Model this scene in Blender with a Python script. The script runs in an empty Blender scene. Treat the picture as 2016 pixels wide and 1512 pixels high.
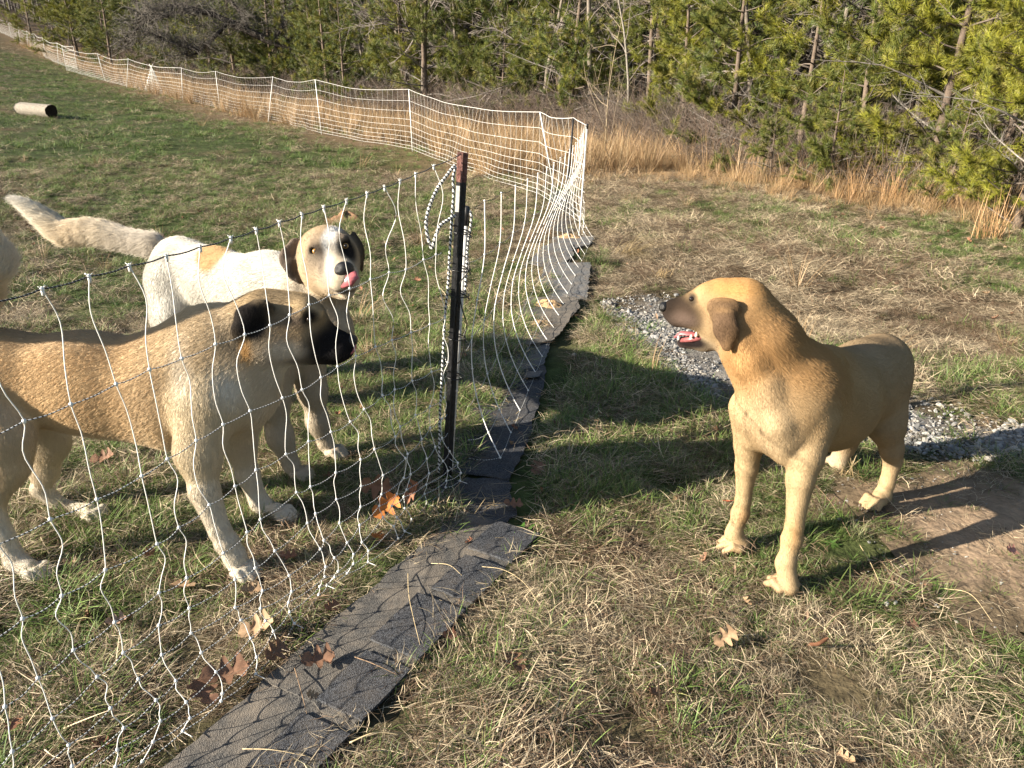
import bpy, math, os
import numpy as np
from mathutils import Vector, Matrix, noise as mnoise

SKIP = ''
rng = np.random.default_rng(7)
SC = bpy.context.scene
C = SC.collection
R = math.radians

# ------------------------------------------------------------------ camera, world, sun, exposure
CAM_H = 1.42
PITCH = R(21.9)
FPX = 1514.0
cam_d = bpy.data.cameras.new('camera')
cam = bpy.data.objects.new('camera', cam_d)
C.objects.link(cam)
cam.location = (0, 0, CAM_H)
cam.rotation_euler = (math.pi / 2 - PITCH, 0, 0)
cam_d.sensor_width = 36.0
cam_d.lens = 36.0 * FPX / 2016.0
cam_d.clip_start = 0.05
cam_d.clip_end = 1500
SC.camera = cam

SUN_AZ = Vector((-0.948, -0.318, 0)).normalized()      # horizontal direction towards the sun
SUN_EL = R(21.0)
to_sun = Vector((SUN_AZ.x * math.cos(SUN_EL), SUN_AZ.y * math.cos(SUN_EL), math.sin(SUN_EL)))
world = bpy.data.worlds.new('World')
SC.world = world
world.use_nodes = True
wn = world.node_tree.nodes
wl = world.node_tree.links
sky = wn.new('ShaderNodeTexSky')
sky.sky_type = 'NISHITA'
sky.sun_disc = False
sky.sun_elevation = SUN_EL
sky.sun_rotation = math.atan2(SUN_AZ.x, SUN_AZ.y)
sky.air_density = 1.0
sky.dust_density = 1.0
wl.new(sky.outputs[0], wn['Background'].inputs[0])
wn['Background'].inputs[1].default_value = 0.055
sun_d = bpy.data.lights.new('sun', 'SUN')
sun_d.energy = 5.0
sun_d.angle = R(0.53)
sun_d.color = (1.0, 0.90, 0.75)
sun = bpy.data.objects.new('sun', sun_d)
C.objects.link(sun)
sun.rotation_euler = to_sun.to_track_quat('Z', 'Y').to_euler()
SC.view_settings.view_transform = 'Standard'
SC.view_settings.look = 'None'
SC.view_settings.gamma = 1.0
SC.view_settings.exposure = 1.76
SC.cycles.max_bounces = 5
SC.cycles.diffuse_bounces = 3
SC.cycles.transparent_max_bounces = 4
SC.cycles.use_denoising = True

# ------------------------------------------------------------------ helpers
CP, SP_ = math.cos(PITCH), math.sin(PITCH)

def ray(px, py):
    u, v = px - 1008.0, py - 756.0
    return u, FPX * CP - v * SP_, -(FPX * SP_ + v * CP)

def at(px, py, Y):
    "point of the place seen at that pixel of the photograph, Y metres ahead of the lens"
    x, y, z = ray(px, py)
    s = Y / y
    return np.array([x * s, Y, CAM_H + z * s])

def sstep(a, b, x):
    t = np.clip((x - a) / (b - a), 0, 1)
    return t * t * (3 - 2 * t)

def ground_z(x, y):
    x = np.asarray(x, float)
    y = np.asarray(y, float)
    w = 120 * np.tanh(np.maximum(-x, 0) / 120)
    hill = (0.0023 * w * w + 0.02 * w) * sstep(4, 13, np.hypot(x, y))
    roll = 0.012 * np.sin(1.7 * x + .6) * np.cos(1.3 * y) + 0.006 * np.sin(4.1 * x + 1.1 * y)
    far = 0.05 * np.sin(.35 * x + .5) * np.sin(.28 * y) * sstep(8, 16, np.hypot(x, y))
    return hill + roll * 0.6 + far

def gp(px, py):
    x, y, z = ray(px, py)
    s = CAM_H / -z if z < -1 else 60 / y
    for _ in range(30):
        g = float(ground_z(x * s, y * s))
        if z > -1:
            break
        s = s + ((CAM_H - g) / -z - s) * .6
    return np.array([x * s, y * s, float(ground_z(x * s, y * s))])

def tag(o, label=None, cat=None, group=None, kind=None):
    if label: o['label'] = label
    if cat: o['category'] = cat
    if group: o['group'] = group
    if kind: o['kind'] = kind
    return o

def empty(name, loc, rz=0):
    o = bpy.data.objects.new(name, None)
    o.empty_display_size = .1
    o.location = [float(v) for v in loc]
    o.rotation_euler = (0, 0, rz)
    C.objects.link(o)
    return o

def fast_mesh(name, V, F, mat=None, smooth=True, col=None, link=True, parent=None, flen=None):
    "V (n,3), F list of index tuples or an (m,k) array"
    me = bpy.data.meshes.new(name)
    V = np.asarray(V, np.float32)
    if isinstance(F, np.ndarray):
        m, k = F.shape
        me.vertices.add(len(V))
        me.vertices.foreach_set('co', V.ravel())
        me.loops.add(m * k)
        me.loops.foreach_set('vertex_index', F.astype(np.int32).ravel())
        me.polygons.add(m)
        me.polygons.foreach_set('loop_start', np.arange(0, m * k, k, dtype=np.int32))
        me.update(calc_edges=True)
    else:
        me.from_pydata(V.tolist(), [], F)
    if smooth:
        me.polygons.foreach_set('use_smooth', np.ones(len(me.polygons), bool))
    if col is not None:
        a = me.color_attributes.new('col', 'FLOAT_COLOR', 'POINT')
        c4 = np.ones((len(V), 4), np.float32)
        c4[:, :3] = col
        a.data.foreach_set('color', c4.ravel())
    if mat: me.materials.append(mat)
    o = bpy.data.objects.new(name, me)
    if link: C.objects.link(o)
    if parent is not None: o.parent = parent
    return o

class MB:
    "collects shapes that make up ONE mesh"
    def __init__(s):
        s.v, s.f, s.c, s.n = [], [], [], 0
        s.col = None
    def add(s, V, F, col=None):
        V = np.asarray(V, float)
        s.v.append(V)
        s.f += [tuple(i + s.n for i in f) for f in F]
        s.n += len(V)
        c = col if col is not None else (s.col if s.col is not None else (1, 1, 1))
        c = np.asarray(c, float)
        s.c.append(np.tile(c, (len(V), 1)) if c.ndim == 1 else c)
    def tube(s, pts, r, sides=5, col=None, cap=True):
        pts = np.asarray(pts, float)
        n = len(pts)
        r = np.full(n, r) if np.isscalar(r) else np.asarray(r, float)
        d = np.gradient(pts, axis=0)
        d /= np.linalg.norm(d, axis=1, keepdims=True) + 1e-9
        ref = np.array([0, 0, 1.0]) if abs(d[0][2]) < .9 else np.array([1.0, 0, 0])
        a = np.cross(d, ref)
        bad = np.linalg.norm(a, axis=1) < .05
        a[bad] = np.cross(d[bad], [0, 1.0, .1])
        a /= np.linalg.norm(a, axis=1, keepdims=True)
        b = np.cross(d, a)
        th = np.arange(sides) * 2 * math.pi / sides
        V = (pts[:, None] + r[:, None, None] * (np.cos(th)[None, :, None] * a[:, None] + np.sin(th)[None, :, None] * b[:, None])).reshape(-1, 3)
        F = []
        for i in range(n - 1):
            for j in range(sides):
                k = (j + 1) % sides
                F.append((i * sides + j, i * sides + k, (i + 1) * sides + k, (i + 1) * sides + j))
        if cap:
            F.append(tuple(range(sides))[::-1])
            F.append(tuple((n - 1) * sides + j for j in range(sides)))
        s.add(V, F, col)
    def ball(s, c, r, col=None, seg=6, ring=4):
        c = np.asarray(c, float)
        r = np.asarray([r, r, r] if np.isscalar(r) else r, float)
        V = [c + r * [0, 0, 1]]
        for i in range(1, ring):
            ph = math.pi * i / ring
            for j in range(seg):
                t = 2 * math.pi * j / seg
                V.append(c + r * [math.sin(ph) * math.cos(t), math.sin(ph) * math.sin(t), math.cos(ph)])
        V.append(c - r * [0, 0, 1])
        F = [(0, 1 + j, 1 + (j + 1) % seg) for j in range(seg)]
        for i in range(ring - 2):
            for j in range(seg):
                k = (j + 1) % seg
                F.append((1 + i * seg + j, 1 + (i + 1) * seg + j, 1 + (i + 1) * seg + k, 1 + i * seg + k))
        L = len(V) - 1
        F += [(L, 1 + (ring - 2) * seg + (j + 1) % seg, 1 + (ring - 2) * seg + j) for j in range(seg)]
        s.add(V, F, col)
    def build(s, name, mat, parent=None, link=True, smooth=True, origin=None):
        V = np.concatenate(s.v)
        if origin is not None: V = V - np.asarray(origin)
        o = fast_mesh(name, V, s.f, mat, smooth, np.concatenate(s.c), link, parent)
        if origin is not None: o.location = [float(q) for q in origin]
        return o

def child_of(o, parent):
    "parent a world-space mesh to an Empty that sits elsewhere"
    o.parent = parent
    o.matrix_parent_inverse = parent.matrix_basis.inverted() if parent.type == 'EMPTY' or True else Matrix()
    return o

# ---- materials
def mat_new(name):
    m = bpy.data.materials.new(name)
    m.use_nodes = True
    return m, m.node_tree.nodes, m.node_tree.links, m.node_tree.nodes['Principled BSDF']

def mat_plain(name, col, rough=.7, spec=.3, noise=0, scale=30, bump=0, bscale=60, metal=0, col2=None):
    m, n, l, p = mat_new(name)
    p.inputs['Roughness'].default_value = rough
    p.inputs['Specular IOR Level'].default_value = spec
    p.inputs['Metallic'].default_value = metal
    p.inputs['Base Color'].default_value = (*col, 1)
    tc = n.new('ShaderNodeTexCoord')
    if noise or col2:
        t = n.new('ShaderNodeTexNoise')
        t.inputs['Scale'].default_value = scale
        t.inputs['Detail'].default_value = 5
        t.inputs['Roughness'].default_value = .65
        l.new(tc.outputs['Object'], t.inputs[0])
        mx = n.new('ShaderNodeValToRGB')
        a = col2 if col2 else tuple(c * (1 - noise) for c in col)
        b = col if col2 else tuple(min(1, c * (1 + noise)) for c in col)
        mx.color_ramp.elements[0].position = .35
        mx.color_ramp.elements[1].position = .65
        mx.color_ramp.elements[0].color = (*a, 1)
        mx.color_ramp.elements[1].color = (*b, 1)
        l.new(t.outputs[0], mx.inputs[0])
        l.new(mx.outputs[0], p.inputs['Base Color'])
    if bump:
        t2 = n.new('ShaderNodeTexNoise')
        t2.inputs['Scale'].default_value = bscale
        t2.inputs['Detail'].default_value = 6
        l.new(tc.outputs['Object'], t2.inputs[0])
        bp = n.new('ShaderNodeBump')
        bp.inputs['Strength'].default_value = bump
        bp.inputs['Distance'].default_value = .01
        l.new(t2.outputs[0], bp.inputs['Height'])
        l.new(bp.outputs[0], p.inputs['Normal'])
    return m

def mat_attr(name, rough=.8, spec=.2, vary=.25, hue=.02, trans=0.0, noise=0, nscale=40, bump=0, bscale=200, sheen=0):
    "colour from the mesh's own 'col', small random change from instance to instance"
    m, n, l, p = mat_new(name)
    p.inputs['Roughness'].default_value = rough
    p.inputs['Specular IOR Level'].default_value = spec
    at_ = n.new('ShaderNodeAttribute')
    at_.attribute_name = 'col'
    out = at_.outputs['Color']
    hs = n.new('ShaderNodeHueSaturation')
    oi = n.new('ShaderNodeObjectInfo')
    mr = n.new('ShaderNodeMapRange')
    mr.inputs[3].default_value = 1 - vary
    mr.inputs[4].default_value = 1 + vary
    l.new(oi.outputs['Random'], mr.inputs[0])
    l.new(mr.outputs[0], hs.inputs['Value'])
    l.new(out, hs.inputs['Color'])
    out = hs.outputs[0]
    tc = n.new('ShaderNodeTexCoord')
    if noise:
        t = n.new('ShaderNodeTexNoise')
        t.inputs['Scale'].default_value = nscale
        t.inputs['Detail'].default_value = 6
        t.inputs['Roughness'].default_value = .7
        l.new(tc.outputs['Object'], t.inputs[0])
        r2 = n.new('ShaderNodeMapRange')
        r2.inputs[1].default_value = .3
        r2.inputs[2].default_value = .7
        r2.inputs[3].default_value = 1 - noise
        r2.inputs[4].default_value = 1 + noise
        l.new(t.outputs[0], r2.inputs[0])
        vm = n.new('ShaderNodeVectorMath')
        vm.operation = 'SCALE'
        l.new(out, vm.inputs[0])
        l.new(r2.outputs[0], vm.inputs['Scale'])
        out = vm.outputs[0]
    l.new(out, p.inputs['Base Color'])
    if bump:
        t2 = n.new('ShaderNodeTexNoise')
        t2.inputs['Scale'].default_value = bscale
        t2.inputs['Detail'].default_value = 5
        l.new(tc.outputs['Object'], t2.inputs[0])
        bp = n.new('ShaderNodeBump')
        bp.inputs['Strength'].default_value = bump
        bp.inputs['Distance'].default_value = .01
        l.new(t2.outputs[0], bp.inputs['Height'])
        l.new(bp.outputs[0], p.inputs['Normal'])
    if trans:
        tr = n.new('ShaderNodeBsdfTranslucent')
        l.new(out, tr.inputs[0])
        ms = n.new('ShaderNodeMixShader')
        ms.inputs[0].default_value = trans
        l.new(p.outputs[0], ms.inputs[1])
        l.new(tr.outputs[0], ms.inputs[2])
        l.new(ms.outputs[0], n['Material Output'].inputs[0])
    return m

M_blade = mat_attr('grass_blade', .55, .35, .25, trans=.18)
M_needle = mat_attr('pine_needle', .5, .35, .22, trans=.12)
M_bark = mat_attr('bark', .9, .1, .15, noise=.35, nscale=25, bump=.8, bscale=60)
M_fur_hair = mat_attr('fur_hair', .65, .08, 0)
M_skin = mat_attr('fur_under', .9, .05, 0, noise=.10, nscale=90, bump=.25, bscale=240)
M_string = mat_plain('white_string', (.78, .77, .73), .5, .4)
M_ground = mat_attr('ground_soil', .95, .1, 0, noise=.45, nscale=9, bump=1.0, bscale=45)

# ---- instancing on points (only for uncountable things: grass, needles, gravel)
def proto_set(name, objs):
    col = bpy.data.collections.new(name)
    for i, o in enumerate(objs):
        o.name = '%s.%03d' % (name, i)
        col.objects.link(o)
    ng = bpy.data.node_groups.new(name, 'GeometryNodeTree')
    ng.interface.new_socket('Geometry', in_out='INPUT', socket_type='NodeSocketGeometry')
    ng.interface.new_socket('Geometry', in_out='OUTPUT', socket_type='NodeSocketGeometry')
    N, L = ng.nodes, ng.links
    gi, go = N.new('NodeGroupInput'), N.new('NodeGroupOutput')
    ci = N.new('GeometryNodeCollectionInfo')
    ci.inputs['Collection'].default_value = col
    ci.inputs['Separate Children'].default_value = True
    ci.inputs['Reset Children'].default_value = True
    ip = N.new('GeometryNodeInstanceOnPoints')
    ip.inputs['Pick Instance'].default_value = True
    def na(nm, ty):
        a = N.new('GeometryNodeInputNamedAttribute')
        a.data_type = ty
        a.inputs['Name'].default_value = nm
        return a.outputs[0]
    L.new(gi.outputs[0], ip.inputs['Points'])
    L.new(ci.outputs[0], ip.inputs['Instance'])
    L.new(na('idx', 'INT'), ip.inputs['Instance Index'])
    L.new(na('rot', 'FLOAT_VECTOR'), ip.inputs['Rotation'])
    L.new(na('scl', 'FLOAT_VECTOR'), ip.inputs['Scale'])
    L.new(ip.outputs[0], go.inputs[0])
    return ng

def points_mesh(name, P, rot, scl, idx):
    me = bpy.data.meshes.new(name)
    n = len(P)
    me.vertices.add(n)
    me.vertices.foreach_set('co', np.asarray(P, np.float32).ravel())
    scl = np.asarray(scl, np.float32)
    if scl.ndim == 1: scl = np.repeat(scl[:, None], 3, 1)
    a = me.attributes.new('rot', 'FLOAT_VECTOR', 'POINT'); a.data.foreach_set('vector', np.asarray(rot, np.float32).ravel())
    a = me.attributes.new('scl', 'FLOAT_VECTOR', 'POINT'); a.data.foreach_set('vector', scl.ravel())
    a = me.attributes.new('idx', 'INT', 'POINT'); a.data.foreach_set('value', np.asarray(idx, np.int32))
    me.update()
    return me

def scatter(name, ng, P, rot, scl, idx, parent=None):
    o = bpy.data.objects.new(name, points_mesh(name, P, rot, scl, idx))
    C.objects.link(o)
    md = o.modifiers.new('scatter', 'NODES')
    md.node_group = ng
    if parent is not None: o.parent = parent
    return o

# ------------------------------------------------------------------ fields and masks
def sn(x, y, f, seed, n=7):
    r = np.random.default_rng(seed)
    out = 0
    for _ in range(n):
        a = r.uniform(0, 6.283); k = f * r.uniform(.55, 1.8)
        out = out + np.sin((x * math.cos(a) + y * math.sin(a)) * k + r.uniform(0, 6.283))
    return out / math.sqrt(n)

def in_poly(x, y, P):
    x = np.asarray(x); y = np.asarray(y)
    c = np.zeros(x.shape, bool)
    n = len(P)
    for i in range(n):
        x0, y0 = P[i][:2]; x1, y1 = P[(i + 1) % n][:2]
        m = ((y0 > y) != (y1 > y)) & (x < (x1 - x0) * (y - y0) / (y1 - y0 + 1e-12) + x0)
        c ^= m
    return c

def poly_px(pts):
    return [tuple(gp(*p)[:2]) for p in pts]

GRAVEL = poly_px([(1180, 596), (1300, 578), (1440, 610), (1570, 690), (1700, 752), (1800, 782), (1900, 806), (2016, 846), (2300, 880), (2300, 940), (2016, 908), (1850, 898), (1750, 880), (1600, 862), (1450, 805), (1330, 750), (1240, 692), (1215, 640)])
DIRT = poly_px([(1590, 965), (1690, 905), (1850, 897), (2016, 908), (2350, 950), (2400, 1330), (2080, 1262), (1900, 1238), (1760, 1205), (1690, 1150), (1730, 1080), (1620, 1025)])
# centre line of the shingle strip
STRIP = [(-.86, .80), (-.62, 1.27), (-.33, 1.77), (-.07, 2.2), (-.03, 2.5), (-.02, 2.85), (.08, 3.3), (.20, 3.8), (.27, 4.2), (.33, 4.75), (.42, 5.35), (.50, 5.9), (.56, 6.5), (.60, 7.1)]
def strip_dist(x, y):
    x = np.asarray(x, float); y = np.asarray(y, float)
    d = np.full(x.shape, 9.0)
    for (a0, a1), (b0, b1) in zip(STRIP[:-1], STRIP[1:]):
        vx, vy = b0 - a0, b1 - a1
        t = np.clip(((x - a0) * vx + (y - a1) * vy) / (vx * vx + vy * vy), 0, 1)
        d = np.minimum(d, np.hypot(x - a0 - t * vx, y - a1 - t * vy))
    return d

# treeline, from the right-hand side of the frame to the far left
TL = np.array([(14, 0), (9.5, 4.8), (6.6, 7.8), (5.0, 9.9), (3.9, 12.2), (3.0, 14.5), (2.2, 17.5), (.2, 20.0), (-2.6, 23.5), (-6.2, 28.5), (-11, 35), (-19, 46), (-30, 60), (-46, 82), (-80, 120)], float)
def forest_depth(x, y):
    "how far behind the treeline (positive: inside the wood)"
    x = np.asarray(x, float); y = np.asarray(y, float)
    best = np.full(x.shape, 1e9); sg = np.zeros(x.shape)
    for (a0, a1), (b0, b1) in zip(TL[:-1], TL[1:]):
        vx, vy = b0 - a0, b1 - a1
        t = np.clip(((x - a0) * vx + (y - a1) * vy) / (vx * vx + vy * vy), 0, 1)
        dx, dy = x - a0 - t * vx, y - a1 - t * vy
        d = np.hypot(dx, dy)
        cr = vx * dy - vy * dx
        m = d < best
        best = np.where(m, d, best); sg = np.where(m, np.sign(-cr), sg)
    return best * sg

def green_frac(x, y):
    "share of living grass among the straw"
    x = np.asarray(x, float); y = np.asarray(y, float)
    patch = sn(x, y, 1.5, 3) * .28 + sn(x, y, 5.0, 4) * .22
    g = .55 + patch * 1.25 + .20 * sstep(5, 3.5, y)
    left_field = sstep(.4, -1.2, x) * sstep(4.0, 6.5, y)
    g = g + left_field * (.46 + .05 * patch)
    # straw belt along the far fence
    fd = forest_depth(x, y)
    g = g - .75 * sstep(-6.5, -3.0, fd) * sstep(9.5, 13, y)
    g = g - .26 * sstep(.4, 1.2, x) * sstep(3.2, 5.5, y)
    g = g + .30 * np.exp(-(((x - .35) / .45) ** 2 + ((y - 2.35) / .45) ** 2))
    g = g + .20 * np.exp(-(((x + .1) / .7) ** 2 + ((y - 3.3) / .8) ** 2))
    g = g - .18 * sstep(2.0, 1.3, y) * sstep(-.2, .3, x)
    g = g - .5 * sstep(45, 75, y)
    return np.clip(g, 0.02, .97)

def make_ground():
    def axis(lo, hi, c0, c1, d0, gr):
        a = list(np.arange(c0, c1, d0)); s = d0
        while a[-1] < hi: s *= gr; a.append(a[-1] + s)
        s = d0; b = []
        q = c0
        while q > lo: s *= gr; q -= s; b.append(q)
        return np.array(b[::-1] + a)
    xs = axis(-500, 500, -2.6, 3.4, .034, 1.065)
    ys = axis(-120, 900, .9, 6.0, .034, 1.06)
    X, Yy = np.meshgrid(xs, ys, indexing='ij')
    Z = ground_z(X, Yy)
    near = sstep(14, 7, np.hypot(X, Yy))
    Z = Z + near * (.0035 * sn(X, Yy, 22, 8) + .003 * sn(X, Yy, 55, 9)) - .004
    V = np.c_[X.ravel(), Yy.ravel(), Z.ravel()]
    nx, ny = X.shape
    i = (np.arange(nx - 1)[:, None] * ny + np.arange(ny - 1)[None]).ravel()
    F = np.stack([i, i + ny, i + ny + 1, i + 1], 1)
    x, y = V[:, 0], V[:, 1]
    g = green_frac(x, y)[:, None]
    straw = np.array([.095, .070, .044]); green = np.array([.046, .062, .020]); floor_ = np.array([.060, .043, .030])  # straw and green darkened beneath the blades: shade of the gaps in the colour
    col = straw * (1 - g) + green * g
    col = col * (1 + .16 * sn(x, y, 9, 12))[:, None].clip(.6, 1.4)
    belt = (sstep(-7, -3, forest_depth(x, y)) * sstep(9, 14, y))[:, None]
    col = col * (1 - belt * .6) + belt * .6 * np.array([.27, .175, .095])
    soil = (sstep(.9, 1.9, sn(x, y, 3.2, 77)) * .6)[:, None]
    col = col * (1 - soil) + soil * np.array([.13, .085, .05])
    f = sstep(-1.0, 1.2, forest_depth(x, y))[:, None]
    col = col * (1 - f) + floor_ * f
    tag(fast_mesh('ground', V, F, M_ground, True, col), kind='structure')

def sheet(name, P, mat, col, lift, dx=.03, wob=.05, seed=1):
    P = np.array(P)
    xs = np.arange(P[:, 0].min() - .1, min(P[:, 0].max(), 4.5) + .1, dx); ys = np.arange(P[:, 1].min() - .1, P[:, 1].max() + .1, dx)
    X, Yy = np.meshgrid(xs, ys, indexing='ij')
    Xw = X + wob * sn(X, Yy, 9, seed) * .7 + wob * .4 * sn(X, Yy, 30, seed + 1); Yw = Yy + wob * sn(X, Yy, 9, seed + 2) * .7 + wob * .4 * sn(X, Yy, 30, seed + 3)
    m = in_poly(Xw, Yw, P)
    cell = m[:-1, :-1] & m[1:, :-1] & m[:-1, 1:] & m[1:, 1:]
    idn = -np.ones(X.shape, int)
    used = np.zeros(X.shape, bool)
    used[:-1, :-1] |= cell; used[1:, :-1] |= cell; used[:-1, 1:] |= cell; used[1:, 1:] |= cell
    idn[used] = np.arange(used.sum())
    edge = np.zeros(X.shape)
    inner = used.copy()
    for _ in range(9):
        k = inner.copy(); k[1:-1, 1:-1] = inner[1:-1, 1:-1] & inner[2:, 1:-1] & inner[:-2, 1:-1] & inner[1:-1, 2:] & inner[1:-1, :-2]
        k[0] = k[-1] = False; k[:, 0] = k[:, -1] = False
        inner = k; edge += inner
    Z = ground_z(X, Yy) + lift * (.3 + .7 * edge / 9) + .0035 * sn(X, Yy, 22, 8) + .003 * sn(X, Yy, 55, 9) + .0015 * sn(X, Yy, 90, 5)
    V = np.c_[X[used], Yy[used], Z[used]]
    a, b = np.nonzero(cell)
    F = np.stack([idn[a, b], idn[a + 1, b], idn[a + 1, b + 1], idn[a, b + 1]], 1)
    c = np.tile(np.array(col), (len(V), 1)) * (1 + .12 * sn(V[:, 0], V[:, 1], 14, seed + 9))[:, None]
    e = (edge[used] / 9 + .25 * sn(V[:, 0], V[:, 1], 20, seed + 4)).clip(0, 1)[:, None]
    c = c * e + (1 - e) * np.array([.105, .080, .050])
    return tag(fast_mesh(name, V, F, mat, True, c), kind='structure')

def blade_mesh(m, base, az, el, L, w, bend, col0, col1, seg=3, roll=0, curl=0):
    "one grass blade as a tapering ribbon"
    d = np.array([math.cos(az) * math.cos(el), math.sin(az) * math.cos(el), math.sin(el)])
    sd = np.array([-math.sin(az), math.cos(az), 0]) * math.cos(roll) + np.array([0, 0, 1]) * math.sin(roll)
    V, Cc = [], []
    p = np.array(base, float)
    for k in range(seg + 1):
        t = k / seg
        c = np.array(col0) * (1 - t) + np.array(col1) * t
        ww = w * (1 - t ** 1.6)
        if k < seg:
            V += [p - sd * ww, p + sd * ww]; Cc += [c, c]
        else:
            V.append(p.copy()); Cc.append(c)
        el -= bend / seg; az += curl / seg
        d = np.array([math.cos(az) * math.cos(el), math.sin(az) * math.cos(el), math.sin(el)])
        p = p + d * L / seg
        p[2] = max(p[2], .003)
    F = [(2 * k, 2 * k + 1, 2 * k + 3, 2 * k + 2) for k in range(seg - 1)] + [(2 * seg - 2, 2 * seg - 1, 2 * seg)]
    m.add(V, F, np.array(Cc))

def grass_protos():
    r = np.random.default_rng(42)
    out = []
    for k in range(5):            # living tufts 0-4
        m = MB()
        for _ in range(30):
            a = r.uniform(0, 6.28); rad = r.uniform(0, .045)
            g = r.uniform(.75, 1.25)
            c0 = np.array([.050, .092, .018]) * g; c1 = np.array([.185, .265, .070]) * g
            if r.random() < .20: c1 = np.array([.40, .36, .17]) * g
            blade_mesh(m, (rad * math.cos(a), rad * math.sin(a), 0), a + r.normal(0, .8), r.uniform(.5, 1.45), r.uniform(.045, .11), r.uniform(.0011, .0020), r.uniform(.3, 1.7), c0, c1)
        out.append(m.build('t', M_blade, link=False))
    for k in range(5):            # matted straw 5-9
        m = MB()
        for _ in range(52):
            a = r.uniform(0, 6.28); rad = .10 * math.sqrt(r.random())
            g = r.uniform(.5, 1.3)
            base = np.array([.56, .46, .31]) * g if r.random() < (.80 if k < 3 else .25) else np.array([.20, .135, .085]) * g
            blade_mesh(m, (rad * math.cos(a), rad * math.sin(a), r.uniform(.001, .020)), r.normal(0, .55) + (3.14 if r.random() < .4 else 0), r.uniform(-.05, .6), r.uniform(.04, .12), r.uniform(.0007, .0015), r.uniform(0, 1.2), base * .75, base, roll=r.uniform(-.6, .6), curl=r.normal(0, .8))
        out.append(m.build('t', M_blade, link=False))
    for k in range(2):            # small broad-leaf weeds 10-11
        m = MB()
        for _ in range(14):
            a = r.uniform(0, 6.28); g = r.uniform(.8, 1.2)
            blade_mesh(m, (0, 0, .004), a, r.uniform(.2, .9), r.uniform(.03, .06), r.uniform(.006, .010), r.uniform(.4, 1.2), np.array([.05, .10, .02]) * g, np.array([.09, .17, .035]) * g)
        out.append(m.build('t', M_blade, link=False))
    for k in range(3):            # standing dry stalks 12-14
        m = MB()
        for _ in range(22):
            a = r.uniform(0, 6.28); rad = r.uniform(0, .05); g = r.uniform(.8, 1.2)
            c = np.array([.40, .265, .135]) * g
            blade_mesh(m, (rad * math.cos(a), rad * math.sin(a), 0), a, r.uniform(.9, 1.5), r.uniform(.12, .30), .0014, r.uniform(.2, .9), c * .8, c, seg=3)
        out.append(m.build('t', M_blade, link=False))
    return proto_set('grass_tuft', out)

def in_view(x, y, mg=1.18):
    d = np.maximum(y, .05) * CP + CAM_H * SP_
    return (np.abs(x) < .666 * d * mg + .25) & (y > .85)

def strew(n, y0, y1, seed):
    "random ground points inside the wedge that the place shows, even in area"
    r = np.random.default_rng(seed)
    y = np.sqrt(r.uniform(y0 ** 2, y1 ** 2, n * 3)); x = r.uniform(-1.0, 1.0, n * 3) * (.80 * y * CP + .9)
    keep = in_view(x, y) & (y < 200)
    x, y = x[keep][:n], y[keep][:n]
    return x, y, r

def make_grass():
    ng = grass_protos()
    def lay(name, label, x, y, r, kind, s0, s1, zoff=0, flat=1.0):
        g = green_frac(x, y)
        u = r.random(len(x))
        living = u < g
        fd = forest_depth(x, y)
        keep = (fd < .6) & ~(in_poly(x + r.normal(0, .06, len(x)), y + r.normal(0, .06, len(x)), GRAVEL) & (r.random(len(x)) > .02)) & ~(in_poly(x + r.normal(0, .15, len(x)), y + r.normal(0, .15, len(x)), DIRT) & (r.random(len(x)) > .10))
        sd = strip_dist(x, y)
        keep &= (sd > .165 + r.normal(0, .022, len(x))) | (y > 7.2)
        if kind == 'green': keep &= living
        else: keep &= (~living | (r.random(len(x)) < .35))
        keep &= sn(x, y, 15, 71) > -1.0 + .3 * r.random(len(x))
        x, y, fd = x[keep], y[keep], fd[keep]
        n = len(x)
        P = np.c_[x, y, ground_z(x, y) + zoff]
        tall = 1 + .4 * sn(x, y, 2.3, 31).clip(-.6, 1) + .25 * sn(x, y, 13, 32)
        s = r.uniform(s0, s1, n) * tall.clip(.6, 1.5)
        idx = r.integers(0, 5, n) if kind == 'green' else np.where(sn(x, y, 6, 61) + r.normal(0, .7, n) > -.1, r.integers(5, 8, n), r.integers(8, 10, n))
        if kind == 'green': idx = np.where(r.random(n) < .03, r.integers(10, 12, n), idx)
        else: idx = np.where(r.random(n) < np.where(y > 3.5, .004, 0) + .30 * sstep(-2.2, -.4, fd) + .12 * (sstep(-5.5, -3.5, fd) * sstep(10, 13, y)), r.integers(12, 15, n), idx)
        yaw = r.uniform(0, 6.283, n) if kind == 'green' else 2.2 * sn(x, y, 2.6, 91) + 1.1 * sn(x, y, 8, 92) + r.normal(0, .45, n)
        rot = np.c_[r.normal(0, .18, n), r.normal(0, .18, n), yaw]
        scl = np.c_[s, s, s * flat]
        tag(scatter(name, ng, P, rot, scl, idx), label, 'grass', kind='stuff')
    x, y, r = strew(24000, .95, 4.6, 1)
    lay('green_grass', 'green grass blades growing through the straw near the dogs', x, y, r, 'green', .50, .95, -.002)
    x, y, r = strew(27000, .95, 4.6, 2)
    lay('straw', 'matted dry straw lying on the ground near the dogs', x, y, r, 'straw', .6, .95)
    x, y, r = strew(26000, 4.6, 12, 3)
    lay('green_grass', 'short green grass in the middle of the field', x, y, r, 'green', .65, 1.0, -.002)
    x, y, r = strew(34000, 4.6, 12, 4)
    lay('straw', 'dry straw in the middle of the field', x, y, r, 'straw', .7, 1.1)
    x, y, r = strew(60000, 12, 50, 5)
    lay('green_grass', 'green grass of the rising far field', x, y, r, 'green', .85, 1.5, -.004)
    x, y, r = strew(46000, 12, 60, 6)
    lay('straw', 'dry straw along the far net', x, y, r, 'straw', .95, 1.7, -.004)

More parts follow.
